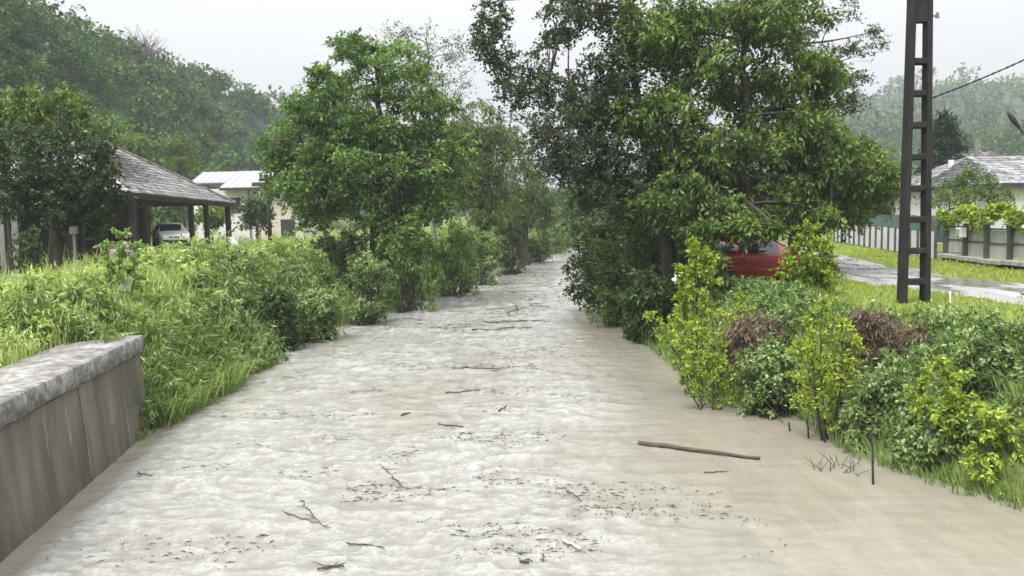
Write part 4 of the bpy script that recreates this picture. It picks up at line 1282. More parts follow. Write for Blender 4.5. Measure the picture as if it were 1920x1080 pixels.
tree('slender_tree', 'slim dark trunk with shaded leaves standing just behind the red car', 'tree',
     [tb_(1449, 500, Y), D(1449, 430, Y), D(1446, 330, Y), D(1455, 200, Y)], 0.13,
     [pb_(1440, 330, Y, 110, 70, 1.5, 36, 0.6), pb_(1560, 360, Y, 80, 60, 1.5, 24, 0.55), pb_(1340, 350, Y, 90, 80, 1.5, 30, 0.6), pb_(1590, 400, Y, 40, 30, 1.2, 10, 0.45)],
     L_DARK, 0.15, 0.085, 12, 10, droop=0.4, seed=33, limbs=9)
Y = 33.0
tree('larch_tree', 'tall sparse tree with thin level branches reaching right against the sky', 'tree',
     [tb_(1490, 480, Y), D(1490, 300, Y), D(1490, 150, Y), D(1488, -60, Y)], 0.2,
     [pb_(1590, 95, Y, 80, 12, 1.2, 14, 0.42), pb_(1600, 150, Y, 90, 12, 1.2, 18, 0.42), pb_(1570, 195, Y, 80, 16, 1.2, 16, 0.45), pb_(1560, 30, Y, 60, 30, 1.2, 12, 0.42), pb_(1640, 62, Y, 22, 12, 0.8, 4, 0.4), pb_(1500, 60, Y, 50, 70, 1.4, 18, 0.5)],
     L_ASPEN, 0.11, 0.06, 9, 8, droop=0.15, seed=34, limbs=14, zflat=0.35, lift=-0.02)
# left dark tree with pale flowers before the barn
Y = 31.0
tree('elder_tree', 'dark dense tree with whitish flower sprays at the left edge before the barn', 'tree',
     [tb_(105, 440, Y), D(108, 380, Y), D(110, 300, Y), D(112, 220, Y)], 0.17,
     [pb_(110, 300, Y, 110, 85, 2.0, 66, 0.55), pb_(75, 360, Y, 95, 55, 2.0, 46, 0.52), pb_(160, 370, Y, 68, 62, 1.8, 40, 0.5), pb_(-20, 300, Y, 60, 80, 1.8, 26, 0.5), pb_(190, 330, Y, 32, 36, 1.2, 12, 0.42)],
     L_FLOWER, 0.135, 0.084, 12, 11, droop=0.35, seed=41, limbs=10, tbase=-0.12)
Y = 33.5
tree('walnut_tree', 'yellow-green treetop showing above the dark flowering tree at left', 'tree',
     [tb_(95, 440, Y), D(95, 330, Y), D(95, 200, Y)], 0.17,
     [pb_(85, 205, Y, 75, 45, 1.8, 36, 0.55), pb_(150, 235, Y, 55, 45, 1.6, 22, 0.5), pb_(20, 215, Y, 40, 40, 1.4, 14, 0.5)],
     L_WALNUT, 0.16, 0.08, 12, 11, droop=0.5, seed=42)
# yard trees behind the barn
for k, (px, py, Y, rx, ry, lf, lab) in enumerate([
        (338, 290, 82, 36, 36, L_WILLOW, 'round light green tree between the barn roof and the wooded hill'),
        (255, 275, 78, 34, 30, L_WALNUT, 'yellowish tree showing above the barn roof hip'),
        (225, 255, 84, 30, 34, L_MID, 'green tree above the barn ridge beside the yellowish one'),
        (480, 395, 63, 26, 26, L_DARK, 'small dark bushy tree before the white house wall'),
        (397, 405, 66, 26, 22, L_WALNUT, 'light green bush seen through the open end of the barn')]):
    q = D(px, py, Y); gz = float(ground_z(q.x, Y))
    tree('yard_tree', lab, 'tree', [(q.x, Y, gz - 0.2), (q.x, Y, (q.z + gz) / 2), (q.x, Y, q.z)], 0.15,
         [((q.x, Y, q.z), (rx * Y / FPX, 1.6, ry * Y / FPX), 34, 0.75)], lf, 0.26, 0.13, 10, 10, droop=0.35, seed=70 + k)
# right garden trees
Y = 37.0
tree('fruit_tree', 'small leaning fruit tree in front of the tiled house at right', 'tree',
     [tb_(1752, 430, Y), D(1762, 405, Y), D(1785, 392, Y), D(1815, 372, Y)], 0.08,
     [pb_(1785, 365, Y, 40, 30, 1.3, 22, 0.45), pb_(1830, 335, Y, 55, 26, 1.4, 22, 0.42), pb_(1860, 372, Y, 40, 18, 1.2, 14, 0.4)],
     L_WALNUT, 0.12, 0.06, 9, 8, droop=0.4, seed=51, limbs=7)
# spruce
Y = 58.0
q = D(1771, 205, Y); gz = 2.0
cl = []
rg = np.random.default_rng(52)
for k in range(150):
    t = rg.uniform(0.03, 0.85); zz = q.z + (gz - q.z) * t; rr = 0.25 + 3.2 * t
    a = rg.uniform(0, 6.28); d_ = rr * rg.uniform(0.4, 1)
    cl.append((q.x + d_ * math.cos(a), Y + d_ * math.sin(a), zz - 0.3 * d_, 0.5 + 0.25 * rg.random()))
root = empty('spruce_tree', (q.x, Y, gz), 'dark pointed spruce right behind the concrete pole', 'tree')
cl = np.array(cl)
V, F, tt, tw = sprays(cl, 9, 9, 0.3, 0.08, 0.5, 0.4, 0.0, rg, True)
put('trunk', mesh_np('trunk', *tube(np.array([(q.x, Y, gz - 0.2), (q.x, Y, (q.z + gz) / 2), (q.x, Y, q.z + 0.3)]), np.array([0.24, 0.14, 0.02]), 7), smooth=True), BARK, root)
put('branches', mesh_np('branches', *join([tube(curve(np.array([q.x, Y, c[2] + 0.2]), c[:3], 4, 0.02, rg), np.linspace(0.03, 0.01, 4), 4) for c in cl] + [tw])), BARK, root)
put('crown', mesh_np('crown', V, F, tt), L_PINE, root)
# trees behind the fence at right centre
for k, (px, py, Y, rx, ry, lf, lab) in enumerate([
        (1610, 385, 54, 50, 40, L_DARK, 'grey-green tree behind the white panel fence left of the pole'),
        (1668, 350, 62, 42, 60, L_WILLOW, 'pale tree behind the fence just left of the concrete pole'),
        (1545, 330, 70, 50, 60, L_DARK, 'shaded tree seen through the big crown left of the fence')]):
    q = D(px, py, Y); gz = 1.9
    tree('garden_tree', lab, 'tree', [(q.x, Y, gz - 0.2), (q.x, Y, (q.z + gz) / 2), (q.x, Y, q.z)], 0.16,
         [((q.x, Y, q.z), (rx * Y / FPX, 1.8, ry * Y / FPX), 40, 0.7)], lf, 0.24, 0.11, 10, 10, droop=0.45, seed=80 + k)
# vine on the garden fence
bl = []
for y in np.arange(22.5, 33.5, 0.42):
    x = float(fence_x(y)); bl.append(((x - 0.05, y, 3.62 + 0.12 * math.sin(y * 3)), (0.28, 0.3, 0.20), 3, 0.3))
bush('grape_vine', 'bright green vine running along the top of the garden fence', (float(fence_x(30)), 30, 2.0), bl, L_SAPLING, 0.15, 0.14, 9, 7, seed=55, cat='vine', tbase=-0.1, skirt=0.0, trail=True)
# bare tree on the left ridge
q = D(272, 105, 165); gz = float(ground_z(q.x, 165))
rg = np.random.default_rng(56)
root = empty('bare_tree', (q.x, 165, gz), 'bare twiggy tree on the skyline of the left hill', 'tree')
P = []
for k in range(70):
    a = rg.uniform(0, 6.28); e = np.array([q.x + 4.6 * math.cos(a) * rg.random() ** 0.5, 165 + 3 * math.sin(a), D(272, 40, 165).z - abs(math.cos(a)) * 1.5 - 4 * rg.random()])
    P.append(tube(curve(np.array([q.x + rg.normal() * 1.2, 165, D(272, 105, 165).z - 1 + rg.random()]), e, 5, 0.1, rg), np.linspace(0.09, 0.03, 5), 4))
put('branches', mesh_np('branches', *join(P)), BARK_PALE, root)
P = [tube(np.array([(q.x + dx, 165, gz - 0.3), (q.x + dx * 1.4, 165, D(272, 105, 165).z + 1)]), np.array([0.22, 0.12]), 6) for dx in (-1.2, 0.2, 1.3)]
put('trunk', mesh_np('trunk', *join(P)), BARK_PALE, root)

# ------------------------------------------------------------------ bushes and saplings on the right bank
def rb_(px, py, Y, rx, ry, rd, n, cr): return pb_(px, py, Y, rx, ry, rd, n, cr)


Y = 34.0
q = D(1120, 520, Y)
bush('riverside_bush', 'dark bush overhanging the water at the far right bank', (q.x, Y, 0.6), [rb_(1120, 465, Y, 62, 45, 1.6, 34, 0.5), rb_(1150, 420, Y, 80, 35, 1.6, 30, 0.5), rb_(1100, 500, Y, 38, 28, 1.2, 12, 0.4)], L_DARK, 0.13, 0.085, 10, 10, seed=91)
Y = 30.0
q = D(1190, 560, Y)
bush('riverside_bush', 'large mixed green bush between the river and the red car', (q.x, Y, 0.6), [rb_(1180, 490, Y, 75, 60, 1.6, 50, 0.5), rb_(1240, 450, Y, 85, 45, 1.6, 40, 0.5), rb_(1170, 560, Y, 45, 45, 1.0, 20, 0.4), rb_(1290, 480, Y - 1, 60, 40, 1.2, 24, 0.45)], L_WEED, 0.14, 0.075, 10, 10, seed=92, tbase=-0.16)
Y = 26.0
q = D(1215, 600, Y)
bush('riverside_bush', 'drooping blackish-green bush at the water below the white bag', (q.x + 0.3, Y, 0.5), [rb_(1225, 545, Y, 60, 42, 1.0, 36, 0.42), rb_(1205, 600, Y, 40, 32, 0.9, 20, 0.36), rb_(1290, 570, Y, 45, 42, 0.9, 20, 0.4)], L_DARK, 0.18, 0.055, 10, 10, droop=0.8, seed=93)
# white bag caught in the bush
q = D(1272, 523, 24.6)
mb = MB(); bmesh.ops.create_icosphere(mb.bm, subdivisions=3, radius=1.0, matrix=Matrix.Translation(q) @ Matrix.Diagonal((0.15, 0.12, 0.12, 1)))
for v in mb.bm.verts: v.co += Vector((random.uniform(-1, 1), random.uniform(-1, 1), random.uniform(-1, 1))) * 0.018 + (v.co - q) * 0.25 * math.sin(v.co.x * 40 + v.co.z * 30)
o = mb.build('plastic_bag', PLASTIC); tag(o, 'crumpled white plastic bag caught in the dark riverside bush', 'bag')


def sapling(name, label, Y, stems, leaf, seed, L=0.13, W=0.06, droop=0.3, nlf=13, tbase=0.0, cat='sapling', zb=None, step=0.12, up=0.35):
    """stems: (base px, base py, top px, top py, side twig length in px low, high, first leafy fraction)"""
    rg = np.random.default_rng(seed)
    q = D(stems[0][0], stems[0][1], Y); gz = max(float(ground_z(q.x, Y)), -0.3)
    root = empty(name, (q.x, Y, gz), label, cat)
    S_, st, d, ln, bt = [], [], [], [], []
    for (bx, by, tx, ty, l0, l1, f0) in stems:
        a = np.array(D(bx, by, Y)); e = np.array(D(tx, ty, Y)) + np.array([0, rg.normal() * 0.12, 0])
        a[2] = min(a[2], max(float(ground_z(a[0], Y)), -0.2)) - 0.15
        a[1] += rg.normal() * 0.08
        P = curve(a, e, 10, 0.03, rg, 0.09)
        H = np.linalg.norm(e - a)
        S_.append(tube(P, np.linspace(0.010 + 0.006 * H, 0.005, 10), 6))
        t = f0
        while t < 1.0:
            p = np.array([np.interp(t, np.linspace(0, 1, 10), P[:, m]) for m in range(3)])
            for _ in range(2):
                az = rg.uniform(0, 6.283)
                dd = unit(np.array([math.cos(az), math.sin(az) * 0.8, up + 0.5 * rg.random() + (0.8 * (t > 0.9))]))
                l = (l0 + (l1 - l0) * (t - f0) / (1 - f0)) * Y / FPX * (0.3 + 1.35 * rg.random() ** 1.4)
                # a side twig carrying shorter leafy twiglets
                st.append(p); d.append(dd); ln.append(l); bt.append(rg.uniform(0, 0.3))
                for _2 in range(2):
                    tt = rg.uniform(0.35, 0.95)
                    p2 = p + dd * l * tt - np.array([0, 0, droop * l * tt * tt])
                    st.append(p2); d.append(unit(dd + rg.normal(size=3) * 0.7)); ln.append(l * rg.uniform(0.3, 0.55)); bt.append(rg.uniform(0, 0.3))
                P2 = np.array([p, p + dd * l * 0.5 - np.array([0, 0, droop * l * 0.25]), p + dd * l - np.array([0, 0, droop * l])])
                S_.append(tube(P2, np.array([0.006, 0.004, 0.002]), 4))
            t += step / max(H, 0.4) * rg.uniform(0.7, 1.4)
    st, d, ln, bt = np.array(st), np.array(d), np.array(ln), np.array(bt) + tbase
    V, F, tt, tw = twig_leaves(st, d, ln, nlf, L, W, droop, rg, np.full(len(st), 0.012), bt, st[:, 2], np.full(len(st), 0.3), spread=0.5)
    S_.append(tw)
    put('stem', mesh_np('stem', *join(S_), smooth=True), BARK, root)
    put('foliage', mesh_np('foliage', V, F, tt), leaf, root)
    return root


sapling('sapling', 'tall narrow yellow-green sapling left of the red car', 19.2, [(1300, 660, 1296, 450, 30, 14, 0.15), (1312, 660, 1322, 475, 24, 12, 0.3), (1290, 655, 1275, 500, 20, 12, 0.35)], L_SAPLING, 101, L=0.099, W=0.043)
sapling('sapling', 'wide low yellow-green sapling spreading over the water edge', 17.8, [(1330, 720, 1210, 588, 30, 14, 0.25), (1330, 720, 1270, 590, 34, 22, 0.3), (1335, 720, 1335, 590, 34, 22, 0.25), (1340, 720, 1400, 565, 34, 18, 0.25), (1335, 720, 1368, 595, 30, 20, 0.3)], L_SAPLING, 102, L=0.080, W=0.034)
sapling('sapling', 'pale green sapling standing in the water below the wide low one', 16.9, [(1330, 757, 1335, 668, 34, 20, 0.2), (1335, 757, 1268, 682, 22, 12, 0.4), (1340, 757, 1385, 672, 26, 16, 0.3), (1322, 757, 1300, 680, 24, 16, 0.3)], L_SAPLING, 103, L=0.060, W=0.029, tbase=-0.18)
sapling('sapling', 'dense bright yellow-green sapling in the middle of the right bank', 14.4, [(1556, 832, 1545, 570, 62, 20, 0.12), (1550, 820, 1490, 640, 34, 16, 0.35), (1562, 820, 1602, 640, 36, 16, 0.35), (1552, 820, 1520, 605, 40, 18, 0.4), (1560, 825, 1575, 600, 40, 18, 0.4)], L_SAPLING, 104, L=0.083, W=0.034, droop=0.2)
sapling('sapling', 'yellow-green sapling with dark stem by the water left of the corner thicket', 12.3, [(1783, 925, 1762, 672, 50, 26, 0.3), (1778, 920, 1735, 720, 30, 18, 0.5), (1785, 920, 1800, 710, 32, 18, 0.5)], L_SAPLING, 105, L=0.086, W=0.043, droop=0.25)
sapling('sapling', 'yellow-green sapling thicket in the lower right corner of the bank', 11.6, [(1862, 940, 1850, 760, 50, 26, 0.3), (1890, 945, 1905, 790, 55, 28, 0.1), (1835, 930, 1825, 850, 46, 24, 0.1), (1915, 950, 1950, 800, 60, 30, 0.1), (1875, 945, 1870, 860, 60, 30, 0.05), (1905, 950, 1915, 870, 60, 40, 0.05)], L_SAPLING, 106, L=0.086, W=0.037, droop=0.6)
sapling('sapling', 'leafy green shrub hiding the nose of the red car', 20.6, [(1512, 575, 1520, 432, 46, 22, 0.1), (1505, 575, 1490, 470, 34, 20, 0.2), (1520, 575, 1552, 455, 36, 18, 0.2), (1516, 575, 1535, 480, 40, 20, 0.2), (1508, 575, 1500, 450, 40, 22, 0.15), (1518, 575, 1530, 440, 40, 20, 0.15), (1522, 575, 1545, 500, 36, 22, 0.1), (1500, 575, 1492, 500, 30, 20, 0.1)], L_SAPLING, 107, L=0.099, W=0.048, tbase=-0.2, cat='shrub')
sapling('sapling', 'green sapling in front of the shrub below the red car', 17.6, [(1490, 665, 1505, 535, 44, 22, 0.1), (1485, 665, 1465, 580, 34, 18, 0.2), (1495, 665, 1530, 560, 34, 18, 0.2)], L_WEED, 108, L=0.086, W=0.041, tbase=0.15)
sapling('shrub', 'bright green shrub standing in the tall grass at left', 19.6, [(224, 560, 222, 442, 34, 18, 0.3), (222, 560, 200, 465, 26, 16, 0.4), (228, 560, 248, 462, 28, 16, 0.4)], L_MID, 109, L=0.086, W=0.048, tbase=0.3, cat='shrub')
sapling('shrub', 'dark low bush beside the plank shed at left', 29.0, [(50, 490, 52, 430, 26, 18, 0.1), (46, 490, 32, 440, 22, 14, 0.1), (56, 490, 72, 440, 22, 14, 0.1)], L_DARK, 110, L=0.086, W=0.048, cat='shrub', tbase=0.2)
# shrubs along the left bank below the bright tree
for k, (px, py, Y, rx, ry, lf, lab, n) in enumerate([
        (760, 462, 35.5, 60, 34, L_MID, 'leafy green shrub at the foot of the bright green tree', 34),
        (845, 455, 42, 55, 40, L_MID, 'green shrub on the left bank right of the bright tree', 34),
        (900, 452, 48, 45, 38, L_WEED, 'grey-green shrub below the willow on the left bank', 30),
        (950, 440, 56, 40, 44, L_DARK, 'dark shrub at the water where the left bank bends away', 30),
        (690, 505, 31.5, 46, 28, L_WEED, 'low weedy shrub on the left bank slope before the tree trunks', 24),
        (590, 575, 27.5, 44, 26, L_WEED, 'dusty green shrub overhanging the water on the left bank', 28),
        (520, 575, 25.5, 26, 30, L_DARK, 'dark gap shrub behind the tall grass clump on the left bank', 20),
        (1000, 452, 70, 34, 26, L_WEED, 'pale green shrub at the water just left of the river bend', 24),
        (1030, 447, 84, 36, 24, L_WILLOW, 'pale rounded shrub closing the view at the river bend', 24),
        (1062, 440, 98, 34, 26, L_WEED, 'grey-green shrub at the bend below the dark drooping tree', 24),
        (640, 450, 35, 55, 24, L_DARK, 'dark shaded shrub under the left side of the bright tree', 24)]):
    q = D(px, py, Y)
    bush('bank_shrub', lab, (q.x, Y, max(0.0, float(ground_z(q.x, Y)))), [rb_(px, py, Y, rx, ry, 0.9, n, 0.32 if Y < 60 else 0.6)], lf, 0.14 if Y < 60 else 0.28, 0.065 if Y < 60 else 0.12, 11, 10, droop=0.4, seed=160 + k, cat='shrub', tbase=0.05, skirt=1.0)
# broadleaf undergrowth on the right bank (each clump a shrub)
for k, (px, py, Y, rx, ry, lf, lab, n) in enumerate([
        (1650, 770, 14.0, 85, 85, L_WEED, 'grey-green leafy shrub at the water between two yellow saplings', 60),
        (1445, 690, 16.4, 60, 55, L_WEED, 'deep green weedy shrub left of the bright middle sapling', 40),
        (1860, 740, 13.2, 75, 62, L_DARK, 'dark green shrub behind the corner saplings', 56),
        (1740, 840, 12.8, 60, 55, L_WEED, 'grey-green shrub at the foot of the stemmed sapling', 34),
        (1905, 690, 13.6, 40, 34, L_DARK, 'dark shrub at the bank shoulder by the right edge', 26)]):
    q = D(px, py, Y)
    bush('bank_shrub', lab, (q.x, Y, max(0.0, float(ground_z(q.x, Y)))), [rb_(px, py, Y, rx, ry, 0.6, n, 0.2)], lf, 0.10, 0.05, 10, 10, droop=0.45, seed=120 + k, cat='shrub', tbase=0.05 if lf is L_WEED else 0.1)
# dead brown brush
for k, (px, py, Y, rx, ry, lab) in enumerate([
        (1415, 625, 17.6, 62, 42, 'dead brown brush heap on the bank below the red car'),
        (1630, 620, 15.8, 45, 40, 'dead brown brush left of the pole foot on the bank shoulder'),
        (1715, 640, 15.4, 60, 34, 'dry reddish-brown brush below the foot of the concrete pole')]):
    q = D(px, py, Y)
    bush('dead_brush', lab, (q.x, Y, max(0.0, float(ground_z(q.x, Y)))), [rb_(px, py, Y, rx, ry, 0.4, 34, 0.22)], L_BROWN, 0.15, 0.018, 14, 10, droop=0.7, seed=130 + k, cat='brush', part='dry_twigs')

# ------------------------------------------------------------------ grass and weeds
rg = np.random.default_rng(200)


def flat_pts(n, ya, yb, side, smin, smax, power=1.0):
    y = ya * np.exp(rg.uniform(0, 1, n) * math.log(yb / ya))
    s = smin + (smax - smin) * rg.uniform(0, 1, n) ** power
    x = xl(y) - s if side == 'L' else xr(y) + s
    return x, y, s


# left: tall meadow behind the wall and along the bank top
x, y, s = flat_pts(36000, 9.0, 66, 'L', 1.0, 24, 1.5)
s = np.where((y < WALL_END) & (s < 1.4), s + 0.7, s); x = xl(y) - s
onp = (np.abs(x - np.interp(y, [27, 30.5, 33, 35, 37], [-40, -27, -20.6, -19.6, -21])) < 1.9) & (y > 27) & (y < 37)
inb = (x < bx0 - 0.2) & (y > 40.5) & (y < 59)
keep = ~onp & ~inb; x, y, s = x[keep], y[keep], s[keep]
z = ground_z(x, y)
cl_ = fbm(x * 0.35, y * 0.35, 3, 70); cl2 = fbm(x * 1.4, y * 1.4, 2, 77)
near_w = sstep(1.0, 2.2, s)
h = (0.25 + 0.75 * sstep(12, 20, y) + 0.15) * (0.45 + 1.0 * cl_) * rg.uniform(0.6, 1.3, len(x)) * (0.45 + 0.55 * near_w)
h *= np.where(y > 20, 1.15, 1.0) * (1 - 0.62 * sstep(6.0, 9.5, s) * sstep(34, 30, y))
stuff('meadow_grass', blades(x, y, z - 0.03, h * 0.85, 0.008 + 0.0009 * y, rg.uniform(0.2, 1.1, len(x)), rg, 0.15 + 0.5 * cl2 + 0.4 * rg.uniform(-0.3, 0.6, len(x)) + 0.2 * (cl_ - 0.4)), L_GRASS, 'tall pale green meadow grass on the left bank above the wall', 'grass')
# left bank slope: long leaning blades hanging to the water
y = 15.2 * np.exp(rg.uniform(0, 1, 9000) * math.log(75 / 15.2)); s = -0.35 + 3.6 * rg.uniform(0, 1, len(y))
lump = fbm(y * 0.32, y * 0 + 3.0, 3, 88)
x = xl(y) - s + 0.9 * (lump - 0.45); z = np.maximum(ground_z(x, y), -0.05)
cl2 = fbm(x * 1.1, y * 1.1, 3, 79)
h = rg.uniform(0.5, 1.2, len(x)) * (0.3 + 1.2 * cl2) * (0.75 + 0.35 * sstep(15, 24, y))
stuff('bank_grass', blades(x, y, z - 0.03, h, 0.016 + 0.0010 * y, rg.uniform(0.2, 1.15, len(x)), rg, 0.05 + 0.55 * cl2 + 0.35 * rg.uniform(0, 1, len(x)) + 0.12 * sstep(0.5, 3, s), lean_az=rg.normal(-0.5, 0.9, len(x))), L_GRASSD, 'long grass drooping over the left bank to the water', 'grass')
# a continuous mass of leafy weeds spilling from the bank top to the water
y = 15.35 * np.exp(rg.uniform(0, 1, 1500) * math.log(34 / 15.35)); s = -0.25 + 5.2 * rg.uniform(0, 1, len(y)) ** 1.15
x = xl(y) - s + 0.7 * (fbm(y * 0.32, y * 0 + 3.0, 3, 88) - 0.45)
gzz = np.maximum(ground_z(x, y), 0)
mound = (0.15 + 1.55 * fbm(x * 0.55, y * 0.45, 3, 66)) * (1 + 0.45 * sstep(21, 27, y)) * (0.75 + 0.25 * sstep(-0.2, 1.5, s)) * (1 - 0.35 * sstep(3.2, 5.0, s))
cl = np.stack([x, y, gzz + mound * rg.uniform(0.08, 1.0, len(x)) ** 0.7, (0.14 + 0.0062 * y) * rg.uniform(0.7, 1.4, len(x))], 1)
low = s < 1.6 + 1.2 * rg.uniform(-1, 1, len(s))
V, F, tt, _ = sprays(cl[low], 7, 7, 0.18, 0.044, 0.8, 0.8, 0.3, rg)
stuff('bank_weeds', (V, F, tt), L_WEED, 'dusty green leafy weeds spilling over the left bank to the water', 'weeds')
V, F, tt, _ = sprays(cl[~low], 7, 7, 0.16, 0.046, 0.45, 0.85, 0.4, rg)
stuff('bank_weeds', (V, F, tt), L_BANKTOP, 'bright yellow-green leafy weeds along the top of the left bank', 'weeds')
y = 22.5 * np.exp(rg.uniform(0, 1, 1500) * math.log(80 / 22.5)); s = -0.3 + 4.2 * rg.uniform(0, 1, len(y))
x = xl(y) - s
gzz = np.maximum(ground_z(x, y), 0)
mound = (0.5 + 1.5 * fbm(x * 0.5, y * 0.35, 3, 67)) * (0.55 + 0.45 * sstep(-0.2, 1.4, s)) * (1 - 0.3 * sstep(2.8, 4.0, s))
cl = np.stack([x, y, gzz + mound * rg.uniform(0.05, 1.0, len(x)) ** 0.6, (0.20 + 0.0052 * y) * rg.uniform(0.7, 1.35, len(x))], 1)
low = rg.random(len(s)) < sstep(3.2, 0.6, s)
V, F, tt, _ = sprays(cl[low], 7, 7, 0.22, 0.06, 0.8, 0.8, 0.3, rg)
stuff('bank_weeds', (V, F, tt), L_WEED, 'tall drooping grey-green weeds at the waterline of the far left bank', 'weeds')
V, F, tt, _ = sprays(cl[~low], 7, 7, 0.20, 0.06, 0.45, 0.85, 0.4, rg)
stuff('bank_weeds', (V, F, tt), L_BANKTOP, 'tall bright weeds along the top of the far left bank', 'weeds')
# weeds and pale seed heads standing in the meadow
y = 9.0 * np.exp(rg.uniform(0, 1, 1100) * math.log(46 / 9.0)); s = 1.25 + 15 * rg.uniform(0, 1, len(y)) ** 1.3
x = xl(y) - s
ok = ~((np.abs(x - np.interp(y, [27, 30.5, 33, 35, 37], [-40, -27, -20.6, -19.6, -21])) < 1.9) & (y > 27) & (y < 37)) & ~((x < bx0) & (y > 40))
x, y, s = x[ok], y[ok], s[ok]
low = 1 - 0.5 * sstep(6.0, 9.5, s)
cl = np.stack([x, y, ground_z(x, y) + rg.uniform(0.12, 0.75, len(x)) * low, 0.16 + 0.004 * y + 0.12 * rg.random(len(x))], 1)
V, F, tt, _ = sprays(cl, 7, 8, 0.085, 0.036, 0.35, 0.9, 0.4, rg, tbase=0.05)
stuff('meadow_weeds', (V, F, tt), L_BANKTOP, 'leafy weeds standing among the meadow grass on the left bank', 'weeds')
y = 11 * np.exp(rg.uniform(0, 1, 4200) * math.log(50 / 11)); s = 1.0 + 16 * rg.uniform(0, 1, len(y)) ** 1.3
x = xl(y) - s; ok = ~((x < bx0) & (y > 40)) & ~((np.abs(x + 20.5) < 3) & (y > 29) & (y < 37)); x, y, s = x[ok], y[ok], s[ok]
hh_ = rg.uniform(0.7, 1.25, len(x)) * (1 - 0.55 * sstep(6.0, 9.5, s)) * (0.35 + 0.65 * sstep(11, 18, y))
z = ground_z(x, y)
stalk = blades(x, y, z, hh_, np.full(len(x), 0.008), rg.uniform(0.1, 0.35, len(x)), rg, np.full(len(x), 0.8))
head = blades(x + 0.02, y, z + hh_ * 0.78, np.full(len(x), 0.2), 0.012 + 0.0005 * y, rg.uniform(0.2, 0.6, len(x)), rg, rg.uniform(0.45, 0.95, len(x)))
V, F = join([(stalk[0], stalk[1]), (head[0], head[1])])
stuff('seed_heads', (V, F, np.concatenate([stalk[2], head[2]])), L_GRASS, 'pale seed heads of tall grass on the left bank', 'grass')
# right bank slope
y = 8 * np.exp(rg.uniform(0, 1, 17000) * math.log(60 / 8)); s = -0.1 + 3.1 * rg.uniform(0, 1, len(y))
x = xr(y) + s; z = np.maximum(ground_z(x, y), -0.05)
cl2 = fbm(x * 1.1, y * 1.1, 3, 81)
h = rg.uniform(0.2, 0.6, len(x)) * (0.5 + 0.9 * cl2)
stuff('bank_grass', blades(x, y, z - 0.03, h, 0.009 + 0.0010 * y, rg.uniform(0.2, 1.0, len(x)), rg, 0.1 + 0.5 * cl2 + 0.35 * rg.uniform(0, 1, len(x)), lean_az=rg.normal(math.pi, 1.0, len(x))), L_WEED, 'rough grass covering the right river bank', 'grass')
y = 9 * np.exp(rg.uniform(0, 1, 460) * math.log(40 / 9)); s = rg.uniform(0.2, 1.0, 460) * np.interp(y, [9, 13, 15, 40], [4.2, 3.4, 2.6, 2.6])
x = xr(y) + s; z = np.maximum(ground_z(x, y), 0)
cl = np.stack([x, y, z + rg.uniform(0.1, 0.4, len(x)), 0.2 + 0.15 * rg.random(len(x))], 1)
V, F, tt, _ = sprays(cl, 9, 9, 0.10, 0.05, 0.4, 0.8, 0.3, rg)
stuff('bank_weeds', (V, F, tt), L_WEED, 'leafy weeds covering the right river bank', 'weeds')
# right: mown verge on both sides of the road
n = 44000
y = 9 * np.exp(rg.uniform(0, 1, n) * math.log(60 / 9)); x = rg.uniform(7.0, 18.5, n)
rc = np.interp(y, [c[1] for c in road_c], [c[0] for c in road_c])
ok = (np.abs(x - rc) > 1.5 + 0.35 * (vnoise(x * 2, y * 2, 4) - 0.5)) & (x - xr(y) > 2.3) & (x < fence_x(y) - 0.1)
x, y = x[ok], y[ok]
cl2 = fbm(x * 0.8, y * 0.8, 3, 83)
long_ = sstep(4.4, 2.6, x - xr(y))
h = (0.07 + 0.10 * cl2 + 0.32 * long_ * cl2) * rg.uniform(0.6, 1.4, len(x))
stuff('verge_grass', blades(x, y, ground_z(x, y) - 0.02, h, 0.010 + 0.0012 * y, rg.uniform(0.1, 0.8, len(x)), rg, 0.15 + 0.5 * cl2 + 0.4 * rg.uniform(0, 1, len(x))), L_LAWN, 'short bright green verge grass on both sides of the road', 'grass')
# reeds hanging from the end of the wall
y = WALL_END + rg.uniform(0.0, 4.5, 1500); s = rg.uniform(-0.35, 1.6, len(y))
x = xl(y) - s; z = np.maximum(ground_z(x, y), 0.0) + 0.0
h = rg.uniform(0.5, 1.1, len(x))
stuff('reed_clump', blades(x, y, z - 0.03, h, np.full(len(x), 0.024), rg.uniform(0.3, 1.2, len(x)), rg, rg.uniform(0.1, 0.8, len(x)), lean_az=rg.normal(-0.7, 0.7, len(x))), L_GRASSD, 'tall broad-bladed grass clump hanging into the water at the wall end', 'grass')

